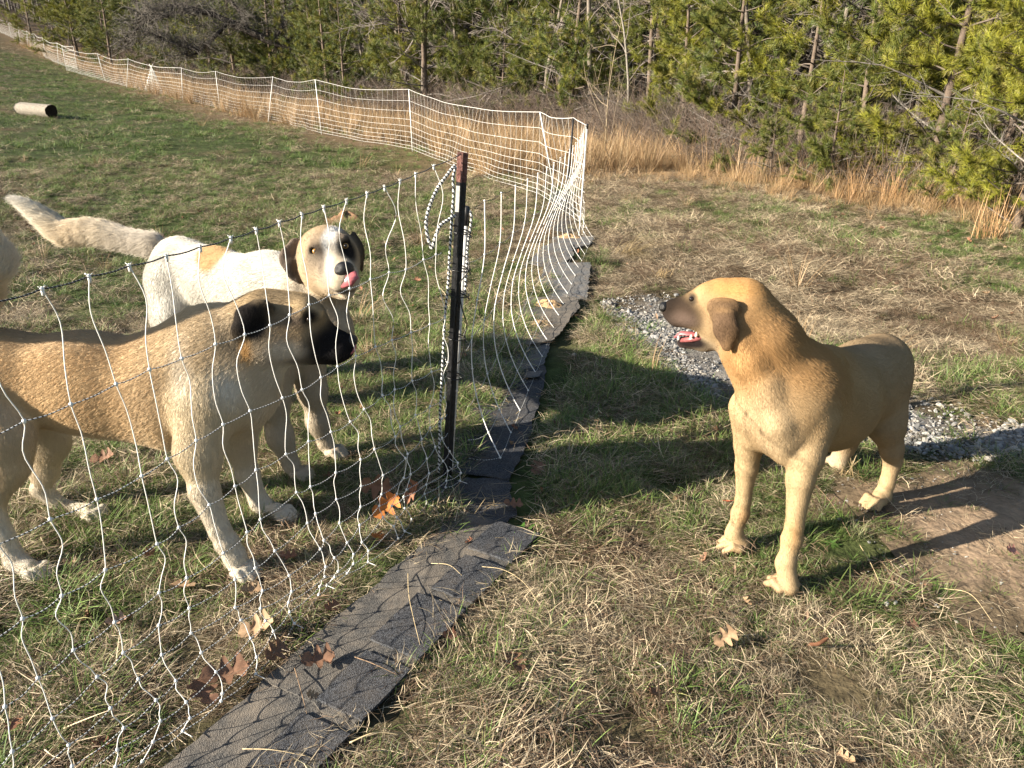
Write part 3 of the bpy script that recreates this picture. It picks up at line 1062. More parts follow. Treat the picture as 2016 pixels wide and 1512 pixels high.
def gate_posts():
    fr = np.random.default_rng(5)
    # tall black T-post with a pinkish bare top
    b = at(880, 948, 2.56); b[2] = float(ground_z(b[0], b[1])); t = at(911, 300, 2.60)
    E = empty('metal_post', b); tag(E, 'tall black metal T-post with a worn pinkish top, leaning a little', 'post')
    d = (t - b) / np.linalg.norm(t - b)
    ex = np.cross(d, [0, 1, 0]); ex /= np.linalg.norm(ex); ey = np.cross(d, ex)
    def tee(p0, p1, sc):
        prof = np.array([(-.017, -.004), (-.003, -.003), (-.0025, .020), (.0025, .020), (.003, -.003), (.017, -.004), (.017, -.008), (-.017, -.008)]) * sc
        V = [p0 + ex * x + ey * y for x, y in prof] + [p1 + ex * x + ey * y for x, y in prof]
        F = [(i, (i + 1) % 8, 8 + (i + 1) % 8, 8 + i) for i in range(8)] + [(0, 1, 4, 5, 6, 7), (1, 2, 3, 4), (8, 15, 14, 13, 12, 9), (9, 12, 11, 10)]
        return V, F
    tp = t - d * .095
    m = MB(); m.add(*tee(b - d * .1, tp, 1))
    for k in range(21):
        c = b + d * (.04 + k * .052) + ey * -.010
        m.ball(c, (.006, .005, .006), seg=6, ring=4)
    o = m.build('shaft', M_black_post, smooth=False); child_of(o, E)
    m = MB(); m.add(*tee(tp, t, 1.03)); o = m.build('worn_top', M_rust, smooth=False); child_of(o, E)
    # paper label on the post
    m = MB(); c0 = tp - d * .012 + ey * -.0022
    V = [c0 + ex * .0165, c0 + ex * .004, c0 + ex * .004 - d * .085, c0 + ex * .0165 - d * .085]
    V += [v + ey * .001 for v in V]
    m.add(V, [(0, 1, 2, 3), (7, 6, 5, 4), (0, 4, 5, 1), (1, 5, 6, 2), (2, 6, 7, 3), (3, 7, 4, 0)])
    o = m.build('sticker', mat_plain('sticker_white', (.62, .62, .60), .6, .3, noise=.15, scale=90), smooth=False); child_of(o, E)
    # white fibreglass posts tied beside it
    p0 = at(887, 940, 2.60); p0[2] = float(ground_z(p0[0], p0[1])); p1 = at(919, 412, 2.66)
    W = post_thing('white rod post with black top tied beside the tall black post', p0, p1, .0085, M_white_post, 'net_post', .055)
    for k in range(12):     # ribs wrapped round the lower rod
        q = p0 + (p1 - p0) * (.04 + k * .05)
        m = MB(); dd = (p1 - p0) / np.linalg.norm(p1 - p0)
        m.tube([q, q + dd * .003], .0098, 8); o = m.build('ridge', M_white_post); child_of(o, W)
    # ties
    ring = []
    for (y, rr) in ((452, .026), (521, .03), (570, .03), (655, .028), (735, .026)):
        f = (948 - y) / (948 - 300)
        c = b + (t - b) * f + (ex * -.006 if False else np.array([.012, .01, 0]))
        th = np.linspace(0, 2 * math.pi * 1.6, 26)
        path = [c + np.array([rr * 1.15 * math.cos(a), rr * math.sin(a), .010 * math.sin(a * .7) + .004 * a]) for a in th]
        m = MB(); m.tube(path, .0023, 5)
        o = m.build('wire_tie', M_wire); tag(o, None, 'wire tie', 'black wire ties on the gate post')
        o['label'] = {452: 'black wire tie just above the rope coil on the tall post', 521: 'black wire tie with a curled end at the middle of the tall post',
                      570: 'black wire tie under the curled one on the tall post', 655: 'black wire tie beside the hanging wire on the tall post', 735: 'lowest black wire tie on the tall post'}[y]
    # loose black wire
    pts = [at(905, 500, 2.58), at(922, 512, 2.56), at(921, 535, 2.55), at(905, 560, 2.56), at(908, 600, 2.56), at(919, 640, 2.56), at(913, 662, 2.55), at(912, 688, 2.55), at(903, 714, 2.56), at(893, 705, 2.57), at(896, 660, 2.57), at(900, 600, 2.57)]
    m = MB(); m.tube(smooth_path(pts, 70), .0022, 5); o = m.build('loose_wire', M_wire)
    tag(o, 'thin black wire curling loosely beside the gate posts', 'wire')
    # braided rope: loop and hanging length
    def braid(pts, n, r):
        P = smooth_path(pts, n); m = MB()
        dd = np.gradient(P, axis=0); dd /= np.linalg.norm(dd, axis=1, keepdims=True)
        a = np.cross(dd, [0, 1, 0.1]); a /= np.linalg.norm(a, axis=1, keepdims=True); c = np.cross(dd, a)
        for k in range(3):
            th = np.arange(n) * .55 + k * 2.094
            Q = P + r * .55 * (np.cos(th)[:, None] * a + np.sin(th)[:, None] * c)
            m.tube(Q, r * .62, 5)
        return m
    m = braid([at(896, 325, 2.58), at(880, 345, 2.56), at(862, 370, 2.55), at(848, 400, 2.54), at(839, 435, 2.54), at(842, 465, 2.54), at(850, 488, 2.54), at(856, 470, 2.53), at(866, 445, 2.53), at(884, 432, 2.54), at(897, 424, 2.56)], 190, .0052)
    o = m.build('rope', M_rope); tag(o, 'black and white braided rope bowed in a loop beside the tall black post', 'rope', 'braided rope ends')
    m = braid([at(897, 330, 2.56), at(892, 350, 2.55), at(893, 380, 2.55), at(890, 420, 2.55), at(888, 455, 2.55), at(885, 500, 2.55), at(882, 560, 2.55), at(876, 620, 2.55), at(874, 660, 2.55), at(870, 740, 2.54), at(866, 820, 2.53), at(864, 930, 2.52)], 300, .0042)
    o = m.build('rope', M_rope); tag(o, 'black and white twisted rope hanging straight down along the tall black post', 'rope', 'braided rope ends')
    m = braid([at(922, 412, 2.66), at(928, 424, 2.65), at(926, 450, 2.65), at(921, 480, 2.65), at(919, 520, 2.64), at(915, 580, 2.63)], 130, .0042)
    o = m.build('rope', M_rope); tag(o, 'short black and white rope hanging from the black-topped white rod', 'rope', 'braided rope ends')

def leaning_net():
    "the second net: from the gate post to the corner, its foot curling over the shingles"
    fr = np.random.default_rng(11)
    E = empty('electric_net', (.2, 5, 0))
    tag(E, 'white net of J-shaped strands curling over the shingles up to the corner post', 'net fence', 'white electric nets')
    A, B = np.array([-.17, 2.70]), np.array([.636, 7.25])
    L = np.linalg.norm(B - A); u = (B - A) / L; side = np.array([u[1], -u[0]])
    n = 19
    K = []
    hts = [1.0, .80, .62, .47, .34, .24, .16, .10, .055, .02]
    for i in range(n):
        t = .17 + i * (L - .2) / (n - 1)
        f = t / L
        row = []
        bulge = math.sin(math.pi * min(1, f * 1.05))
        for z in hts:
            a = 1 - z
            o = .06 + .09 * bulge * (z) - .10 * math.sin(math.pi * min(1, z / .75)) * (.5 + .5 * bulge) * (1 if z < .75 else 0) + (.11 * (a ** 6)) - .03
            al = -.10 * a * bulge - .16 * (a ** 5) * (1 - f)
            p = A + u * (t + al) + side * o
            row.append(np.array([p[0], p[1], float(ground_z(p[0], p[1])) + z * (.99 - .02 * bulge) + .006]))
        K.append(row)
    for i, row in enumerate(K):
        m = MB(); m.tube(smooth_path(row, 44), .0024 if i % 2 == 0 else .0019, 6)
        s_ = m.build('net_strand', M_string); child_of(s_, E)
        m = MB()
        for p in row: m.ball(p, .0045, seg=6, ring=4)
        k_ = m.build('knots', M_string, s_); k_['kind'] = 'stuff'
    start = at(921, 410, 2.66)
    for j in range(len(hts)):
        pts = [start if j == 0 else np.array([A[0], A[1], hts[j]])] + [r[j] for r in K] + [np.array([.66, 7.29, float(hts[j]) * 1.03])]
        path = []
        for a, b in zip(pts[:-1], pts[1:]):
            for q in range(4):
                t = q / 4
                path.append(a * (1 - t) + b * t - np.array([0, 0, .010 * math.sin(math.pi * t)]))
        path.append(pts[-1])
        m = MB(); m.tube(path, .0011, 4)
        o = m.build('net_string', M_twist_dark if j % 2 == 0 else M_twist); child_of(o, E)

def far_net(P, z_top, label, step=.2, group='white electric nets', sag=.09, lean=0, seed=1, rstr=.0019, rver=.0012, wob=.03):
    "P: list of post feet; one net strung between them"
    fr = np.random.default_rng(seed)
    E = empty('electric_net', (P[0][0], P[0][1], float(ground_z(P[0][0], P[0][1]))))
    tag(E, label, 'net fence', group)
    P = [np.asarray(p, float) for p in P]
    cols = []
    for a, b in zip(P[:-1], P[1:]):
        L = np.linalg.norm(b[:2] - a[:2]); k = max(2, int(L / step))
        for q in range(k):
            t = q / k
            p = a[:2] * (1 - t) + b[:2] * t
            zt = (a[2] * (1 - t) + b[2] * t) - sag * math.sin(math.pi * t) * min(1, L / 4)
            cols.append((p, zt, math.sin(math.pi * t), fr.normal(0, 1)))
    cols.append((P[-1][:2], P[-1][2], 0, 0))
    hts = [1, .82, .655, .52, .41, .315, .23, .155, .09, .04]
    nrm = np.array([0.6, .8])
    K = []
    for i, (p, zt, s_, rn) in enumerate(cols):
        g = float(ground_z(p[0], p[1]))
        row = []
        for h in hts:
            q = p + nrm * (wob * s_ * math.sin(i * .8 + h * 5) * (1 - h)) + np.array([-.8, .6]) * (wob * 1.6 * s_ * math.sin(i * .55 + h * 6.5 + seed))
            row.append(np.array([q[0], q[1], g + h * zt]))
        K.append(row)
    m = MB()
    for row in K[1:-1]:
        m.tube(row, rver, 3, cap=False)
    o = m.build('net_strands', M_string); child_of(o, E); o['kind'] = 'stuff'
    for j in range(len(hts)):
        m = MB(); m.tube([r[j] for r in K], rstr * (1.5 if j == 0 else 1), 4)
        o = m.build('net_string', M_string); child_of(o, E)
    return K

def far_fence():
    posts = [  # foot pixel, top pixel, distance ahead, label
        ((1140, 470), (1156, 246), 7.29, 'white corner post with a black cap where the nets meet'),
        ((1112, 430), (1129, 232), 8.30, 'black post just behind the white corner post'),
        ((1094, 345), (1063, 220), 9.80, 'white post leaning left, first behind the corner'),
        ((812, 290), (805, 176), 15.4, 'upright white post in the middle of the far net'),
        ((632, 250), (620, 152), 18.2, 'white post leaning left, next to the upright one in the far net'),
        ((527, 228), (537, 148), 22.3, 'white post leaning right in the far net'),
        ((432, 206), (424, 140), 26.5, 'white post leaning left before the stub of folded net'),
        ((359, 193), (357, 133), 29.5, 'upright white post beside the folded net'),
        ((246, 152), (251, 107), 35.0, 'white post leaning right beyond the folded net'),
        ((203, 137), (190, 97), 38.0, 'white post leaning left on the rising field'),
        ((128, 122), (121, 86), 42.0, 'short-looking white post at the overlap of two nets'),
        ((147, 110), (142, 81), 44.5, 'white post where the upper net begins'),
        ((110, 103), (110, 73), 47.0, 'second white post of the upper net'),
        ((86, 94), (82, 66), 51.0, 'third white post of the upper net'),
        ((68, 87), (65, 60), 55.0, 'fourth white post of the upper net'),
        ((52, 83), (52, 57), 58.0, 'fifth white post of the upper net'),
        ((37, 74), (35, 51), 62.0, 'sixth white post of the upper net'),
        ((20, 66), (15, 36), 67.0, 'farthest white post at the top of the field'),
        ((-20, 42), (-20, 14), 74.0, 'white post beyond the top of the field'),
    ]
    feet = []
    for (fx, fy), (tx, ty), Y, lab in posts:
        t = at(tx, ty, Y); f = at(fx, fy, Y)
        f[2] = float(ground_z(f[0], f[1]))
        H = float(np.clip(t[2] - f[2], .95, 1.15))
        t[2] = f[2] + H
        feet.append((t[0] * .5 + f[0] * .5, f[1], H, f, t, lab))
        blk = Y == 8.30
        r = .0085 if Y < 12 else .011
        post_thing(lab, f, t, r * (1.2 if blk else 1), M_black_post if blk else M_white_post, 'net_post' if not blk else 'metal_post', .035 if Y == 7.29 else None, group='posts of the far nets')
    P = [(f[4][0], f[4][1], f[2]) for f in feet]
    far_net(P[0:8], 1, 'long white square-mesh net sagging from the corner post across the field edge', .19, seed=3)
    far_net(P[7:12], 1, 'white net on leaning posts beyond the folded stub, in front of orange grass', .26, seed=4, rstr=.0032, rver=.0020, sag=.12)
    far_net(P[11:19], 1, 'farthest white net climbing the rising field at the upper edge', .38, seed=5, rstr=.0045, rver=.003, sag=.1)
    # bundled net stub
    b = gp(303, 180)
    E = empty('folded_net', b); tag(E, 'bundle of folded white net standing like a small tent against the far net', 'folded net')
    fr = np.random.default_rng(3)
    topp = b + [.05, 0, .98]
    for k in range(2):
        m = MB(); e = b + [(-.38, .42)[k], .05 * k, .0]; e[2] = float(ground_z(e[0], e[1]))
        m.tube([e, topp + [(.08, -.06)[k], 0, .06]], .012, 6); o = m.build('rod', M_white_post); child_of(o, E)
    m = MB()
    for k in range(26):
        x = fr.uniform(-.36, .40)
        e = b + [x, fr.uniform(-.08, .08), 0]; e[2] = float(ground_z(e[0], e[1])) + .02
        mid = (e * .5 + topp * .5) + [fr.normal(0, .02), 0, 0]
        m.tube([e, mid, topp], .0055, 4)
    for k in range(9):
        h = k / 9
        w0, w1 = -.36 * (1 - h), .40 * (1 - h)
        m.tube([b + [w0, 0, h * .95 + .02], b + [(w0 + w1) / 2, -.05, h * .95 - .02], b + [w1, 0, h * .95 + .02]], .005, 4)
    o = m.build('netting', M_string); child_of(o, E)

if 'fence' not in SKIP:
    near_net(); gate_posts(); leaning_net(); far_fence()

# ------------------------------------------------------------------ shingles, leaves, log, mounds, twigs
def mat_granule(name, c, c2, sp=900, dust=(.24, .20, .155), dustamt=.5):
    m, n, l, p = mat_new(name)
    p.inputs['Roughness'].default_value = .85
    p.inputs['Specular IOR Level'].default_value = .25
    tc = n.new('ShaderNodeTexCoord')
    v = n.new('ShaderNodeTexVoronoi'); v.inputs['Scale'].default_value = sp * .45
    l.new(tc.outputs['Object'], v.inputs[0])
    r = n.new('ShaderNodeValToRGB')
    r.color_ramp.elements[0].color = (*c, 1); r.color_ramp.elements[1].color = (*c2, 1)
    r.color_ramp.elements[0].position = .25; r.color_ramp.elements[1].position = .8
    l.new(v.outputs['Color'], r.inputs[0])
    t = n.new('ShaderNodeTexNoise'); t.inputs['Scale'].default_value = 9; t.inputs['Detail'].default_value = 7; t.inputs['Roughness'].default_value = .7
    l.new(tc.outputs['Object'], t.inputs[0])
    mr = n.new('ShaderNodeMapRange'); mr.inputs[1].default_value = .42; mr.inputs[2].default_value = .72; mr.inputs[4].default_value = dustamt * 1.5
    l.new(t.outputs[0], mr.inputs[0])
    mx = n.new('ShaderNodeMix'); mx.data_type = 'RGBA'; mx.clamp_factor = True
    mx.inputs['B'].default_value = (*dust, 1) if False else (*dust, 1)
    l.new(mr.outputs[0], mx.inputs['Factor']); l.new(r.outputs[0], mx.inputs['A'])
    mx.inputs[7].default_value = (*dust, 1)
    l.new(mx.outputs[2], p.inputs['Base Color'])
    b = n.new('ShaderNodeBump'); b.inputs['Strength'].default_value = .7; b.inputs['Distance'].default_value = .0018
    l.new(v.outputs['Distance'], b.inputs['Height']); l.new(b.outputs[0], p.inputs['Normal'])
    return m
M_sh_dark = mat_granule('shingle_granules', (.014, .015, .018), (.085, .09, .10), dustamt=.16)
M_sh_dusty = mat_granule('shingle_dusty', (.045, .044, .043), (.13, .123, .112), dustamt=.5)
M_sh_worn = mat_granule('shingle_worn', (.06, .062, .066), (.17, .175, .18), dustamt=.45)

def plate(name, P, z, th, mat, seed=0, tilt=(0, 0), curl=0.0, parent=None, rag=.004, n=0):
    "a thin, slightly uneven sheet over the ground polygon P (x, y)"
    r = np.random.default_rng(seed)
    P = np.asarray(P, float)
    # refine and roughen the outline
    Q = []
    for a, b in zip(P, np.roll(P, -1, 0)):
        k = max(2, int(np.linalg.norm(b - a) / .03))
        for i in range(k):
            q = a + (b - a) * i / k
            Q.append(q + (r.normal(0, rag, 2) if i else 0))
    Q = np.array(Q); c = Q.mean(0)
    rings = [1.0, .66, .33]
    V = []
    for f in rings:
        for q in Q:
            w = c + (q - c) * f; V.append(w)
    V.append(c); V = np.array(V)
    d = V - c; R_ = np.abs(d).max() + 1e-6
    g = ground_z(V[:, 0], V[:, 1])
    zz = g + z + d[:, 0] * tilt[0] + d[:, 1] * tilt[1] + curl * ((d / R_) ** 2).sum(1) + .0012 * sn(V[:, 0], V[:, 1], 30, seed + 3)
    top = np.c_[V, zz]; m_ = len(Q)
    F = []
    for k in range(len(rings) - 1):
        for i in range(m_):
            j = (i + 1) % m_
            F.append((k * m_ + i, k * m_ + j, (k + 1) * m_ + j, (k + 1) * m_ + i))
    k = len(rings) - 1
    F += [(k * m_ + i, k * m_ + (i + 1) % m_, len(V) - 1) for i in range(m_)]
    bot = top[:m_] - [0, 0, th]
    A = np.vstack([top, bot]); n0 = len(top)
    F += [(i, n0 + i, n0 + (i + 1) % m_, (i + 1) % m_) for i in range(m_)]
    F.append(tuple(n0 + i for i in range(m_)))
    # outward orientation
    area = (Q[:, 0] * np.roll(Q[:, 1], -1) - np.roll(Q[:, 0], -1) * Q[:, 1]).sum()
    if area < 0: F = [f[::-1] for f in F]
    o = fast_mesh(name, A, F, mat, False, np.ones((len(A), 3)))
    if parent is not None: child_of(o, parent)
    return o

def make_shingles():
    r = np.random.default_rng(14)
    p0, p1 = np.array([-.905, .72]), np.array([-.055, 2.25])
    L = np.linalg.norm(p1 - p0); u = (p1 - p0) / L; nn = np.array([u[1], -u[0]])
    def pt(s, w): return p0 + u * s + nn * (w + .012)
    labs = ['asphalt shingle nearest the viewer, dusty along the net and black on its teeth', 'asphalt shingle with a twig across it, just below the orange leaves']
    for i, (s0, s1) in enumerate(((-.1, .86), (.83, L))):
        c = pt((s0 + s1) / 2, 0)
        E = empty('asphalt_shingle', (c[0], c[1], 0)); tag(E, labs[i], 'shingle', 'asphalt shingles along the net')
        j = .006 * i
        plate('backing', [pt(s0, -.155 + j), pt(s1, -.150), pt(s1, .150), pt(s0, .152 - j)], .010 + .004 * i, .004, M_sh_dusty, 3 + i, curl=.002, parent=E)
        s = s0 + .01
        k = 0
        while s < s1 - .06:
            w = float(r.choice([.115, .15, .19, .22])); e = min(s + w, s1 - .004)
            nl = float(r.choice([-.02, -.005, .015]))
            plate('tooth', [pt(s, nl), pt(e, nl + r.normal(0, .004)), pt(e, .158), pt(s, .156)], .0185 + .004 * i + .001 * (k % 3), .008, M_sh_dark, 20 + 10 * i + k, curl=.0015, parent=E, rag=.0012)
            s = e + float(r.choice([.005, .005, .04])); k += 1
    def px(pts): return [gp(*q)[:2] for q in pts]
    pcs = [
        ([(860, 885), (905, 765), (930, 712), (1068, 716), (1076, 736), (1040, 872), (1004, 948), (938, 940), (872, 935)], .010, (.0, .0), .004, M_sh_dark, 'large blackish asphalt shingle lying beside the foot of the tall post'),
        ([(842, 1010), (872, 945), (1000, 945), (1018, 1018), (960, 1060), (880, 1050)], .007, (0, .0), .002, M_sh_dark, 'dark shingle under dry debris at the foot of the tall post'),
        ([(902, 760), (965, 655), (1012, 655), (1100, 642), (1090, 668), (1070, 722), (1000, 742), (920, 768)], .017, (0, .01), .004, M_sh_worn, 'grey shingle overlapping the large blackish one'),
        ([(985, 668), (1015, 622), (1062, 616), (1128, 622), (1108, 660), (1085, 682), (1040, 690)], .024, (.02, -.02), .006, M_sh_dusty, 'sandy torn shingle with a lifted right edge'),
        ([(1008, 632), (1036, 592), (1135, 592), (1142, 612), (1122, 634)], .022, (0, .0), .004, M_sh_dusty, 'shingle half buried under the sandy mound'),
        ([(1064, 552), (1074, 524), (1163, 525), (1156, 592), (1078, 586)], .016, (.03, .02), .004, M_sh_worn, 'square two-tab shingle with net shadows on it'),
        ([(1040, 520), (1066, 492), (1098, 482), (1124, 486), (1130, 506), (1104, 526), (1060, 526)], .020, (0, .03), .004, M_sh_worn, 'grey shingle with a rounded corner above the two-tab one'),
        ([(1082, 488), (1088, 470), (1172, 468), (1162, 484), (1132, 492)], .016, (0, 0), .003, M_sh_worn, 'narrow pale shingle pointing right at the corner post'),
        ([(1072, 452), (1078, 424), (1132, 424), (1140, 452), (1120, 462)], .016, (0, 0), .003, M_sh_dark, 'dark shingle seen through the bunched net strands'),
        ([(1082, 420), (1086, 382), (1118, 380), (1132, 420)], .018, (0, .02), .003, M_sh_dark, 'farthest dark shingle behind the bunched net'),
    ]
    for k, (P, z, tl, cu, mt, lab) in enumerate(pcs):
        o = plate('asphalt_shingle', px(P), z, .0055, mt, 100 + k, tl, cu)
        tag(o, lab, 'shingle', 'asphalt shingles along the net')
    # the seam of the two-tab shingle: a raised tab
    o = plate('shingle_scrap', px([(1030, 752), (1040, 742), (1070, 742), (1062, 752)]), .026, .004, M_sh_worn, 140, (.05, 0), .004)
    tag(o, 'small curled grey scrap of shingle on the large blackish one', 'shingle scrap')

M_leaf = mat_attr('dead_leaf', .7, .25, 0, noise=.25, nscale=30, trans=.12)
def leaf_mesh(r, L, col, kind='oak', curl=1.0):
    n = 21
    V, Cc = [], []
    for i in range(n):
        t = i / (n - 1)
        env = math.sin(math.pi * min(1, t * .95 + .03)) ** .7
        if kind == 'oak':
            lob = .22 + .95 * abs(math.sin(t * math.pi * 3.4 + .25)) ** 1.3
            w = .36 * L * env * lob
        else:
            w = .14 * L * env
        zc = curl * L * .35 * (t - .5) ** 2 + .02 * L * math.sin(t * 9 + r.uniform(0, .5))
        sweep = .10 * L * (1 if kind == 'oak' else 0)
        for f in (-1, -.5, 0, .5, 1):
            zf = zc + abs(f) ** 1.5 * w * curl * .55 * (1 + .4 * math.sin(7 * t + 3 * f)) + r.normal(0, .004 * L)
            V.append((t * L - L / 2 + (sweep * abs(f) if lob_tip(kind, t) else 0), f * w, zf))
            Cc.append(np.array(col) * (1.15 if f == 0 else r.uniform(.82, 1.1)))
    F = []
    for i in range(n - 1):
        for j in range(4):
            a = i * 5 + j; F.append((a, a + 1, a + 6, a + 5))
    # thin underside
    V = np.array(V); m = len(V)
    W = V - [0, 0, .0006]
    F2 = [tuple(m + q for q in f[::-1]) for f in F]
    return np.vstack([V, W]), F + F2, np.vstack([Cc, Cc])

def lob_tip(kind, t): return kind == 'oak' and .1 < t < .95

def make_leaves():
    r = np.random.default_rng(6)
    B, O, T, RD = (.20, .11, .068), (.46, .17, .045), (.33, .22, .13), (.24, .115, .068)
    items = [  # px, py, length, colour, kind, euler, lift, label
        (762, 1035, .15, O, 'oak', (.9, -.5, .6), .065, 'bright orange oak leaf propped against the foot of the net'),
        (742, 1000, .16, B, 'oak', (1.2, .3, .2), .075, 'dark brown oak leaf standing behind the bright orange one'),
        (815, 1005, .14, RD, 'oak', (.8, -1.0, -.3), .06, 'rust-brown curled leaf standing between the orange leaf and the post'),
        (745, 1075, .09, O, 'oak', (.3, .2, 2.2), .02, 'small orange leaf lying under the bright orange one'),
        (1012, 1325, .12, B, 'oak', (.25, .1, 1.9), .02, 'dull brown oak leaf with pointed lobes lying alone right of the shingles'),
        (1425, 1278, .10, T, 'oak', (.5, -.4, .3), .025, 'curled tan leaf in the grass in front of the yellow-tan dog'),
        (1608, 1295, .13, RD, 'long', (.3, .9, 2.0), .03, 'long narrow reddish-brown leaf standing in the grass'),
        (448, 1352, .17, B, 'oak', (.15, .1, .5), .03, 'large brown oak leaf lying under the foot of the net, overlapping the shingle'),
        (405, 1385, .13, (.20, .11, .07), 'oak', (.2, -.2, 2.4), .02, 'dark brown leaf under the large one at the net'),
        (510, 1262, .14, T, 'oak', (.3, -.3, .2), .03, 'tan oak leaf with one lobe raised behind the net knots'),
        (545, 1310, .11, B, 'oak', (.6, .2, 1.2), .03, 'brown curled leaf at the edge of the shingle'),
        (628, 1318, .12, B, 'oak', (.4, .1, .4), .02, 'folded brown leaf on the shingle edge, near the twig'),
        (655, 1212, .08, RD, 'oak', (.4, .3, 1.0), .02, 'small red-brown leaf caught at the net foot'),
        (362, 1172, .12, T, 'oak', (.3, .1, 2.9), .02, 'pale brown leaf behind the front paw of the masked dog'),
        (497, 1180, .08, T, 'oak', (.3, .2, .3), .02, 'tan leaf beside the front paw of the masked dog'),
        (205, 917, .13, B, 'oak', (.4, -.2, .2), .02, 'brown oak leaf lying under the belly of the masked dog'),
        (298, 1105, .07, RD, 'oak', (.6, .2, 1.4), .02, 'small reddish leaf between the paws of the masked dog'),
        (142, 1122, .06, T, 'oak', (.3, .2, .4), .02, 'small tan leaf in front of the hind paw of the masked dog'),
        (232, 1132, .06, T, 'oak', (.4, .0, 1.4), .02, 'tiny tan leaf right of the hind paw of the masked dog'),
        (232, 1242, .08, (.36, .24, .17), 'oak', (.2, .2, .8), .02, 'pinkish dry leaf behind the lower left net squares'),
        (32, 1448, .07, RD, 'oak', (.2, .2, 1.9), .02, 'small rust leaf in the lower left corner behind the net'),
        (568, 1112, .08, RD, 'oak', (.2, .1, .1), .02, 'thin rust leaf between the masked dog and the shingles'),
        (1010, 1006, .10, B, 'oak', (.2, .2, .1), .015, 'brown leaf lying on straw across the shingle joint'),
        (1058, 935, .11, (.20, .11, .07), 'oak', (.2, -.2, 1.2), .015, 'shaded brown oak leaf right of the large blackish shingle'),
        (1150, 868, .12, B, 'long', (.2, -.2, 2.6), .015, 'long brown leaf in the shade between the dogs'),
        (1100, 845, .09, B, 'oak', (.2, .2, .7), .015, 'brown leaf in the shade above the oak leaf by the shingle'),
        (1180, 1225, .06, T, 'oak', (.3, .2, .7), .015, 'small tan leaf in the grass below the shade'),
        (1432, 1000, .06, (.38, .12, .06), 'long', (.2, .2, 2.8), .015, 'small red leaf beside the front leg of the yellow-tan dog'),
        (1985, 1100, .07, (.45, .22, .17), 'oak', (.6, .3, .4), .02, 'pinkish leaf on the bare earth at the right edge'),
        (1790, 1245, .06, B, 'oak', (.3, .2, .2), .015, 'brown leaf at the lower edge of the bare earth'),
        (1285, 1380, .07, B, 'oak', (.3, .4, 1.4), .015, 'small dark leaf low in the front grass'),
        (885, 1265, .06, RD, 'oak', (.4, .2, .5), .015, 'small rust leaf at the right edge of the nearest shingle'),
        (1040, 478, .09, (.50, .24, .11), 'oak', (.3, .2, .5), .02, 'orange-brown leaf left of the rounded-corner shingle'),
        (1248, 655, .07, T, 'oak', (.3, .2, 2.5), .015, 'tan leaf beside the end of the gravel'),
    ]
    for (x, y, L, c, kd, e, lift, lab) in items:
        V, F, Cc = leaf_mesh(r, L * .70, c, kd, r.uniform(.4, 1.1))
        o = fast_mesh('oak_leaf' if kd == 'oak' else 'dry_leaf', V, F, M_leaf, True, Cc)
        p = gp(x, y)
        o.location = (p[0], p[1], p[2] + lift + .012); o.rotation_euler = e
        tag(o, lab, 'leaf', 'dead leaves on the ground')
    protos = []
    for k in range(4):
        V, F, Cc = leaf_mesh(r, .06, (B, T, RD, (.22, .15, .10))[k], 'oak' if k < 3 else 'long', 1.2)
        protos.append(fast_mesh('l', V, F, M_leaf, True, Cc, link=False))
    ng = proto_set('leaf_scrap', protos)
    x, y, q = strew(560, 1.0, 8.5, 91)
    w = (sn(x, y, 1.3, 55) > -.1) | (strip_dist(x, y) < .5)
    k = w & (q.random(len(x)) < .85)
    x, y = x[k], y[k]; n = len(x)
    tag(scatter('leaf_litter', ng, np.c_[x, y, ground_z(x, y) + .02], np.c_[q.normal(0, .5, (n, 2)), q.uniform(0, 6.28, n)], q.uniform(.25, .9, n), q.integers(0, 4, n)), 'small scraps of dead leaf strewn through the grass', 'leaf litter', kind='stuff')

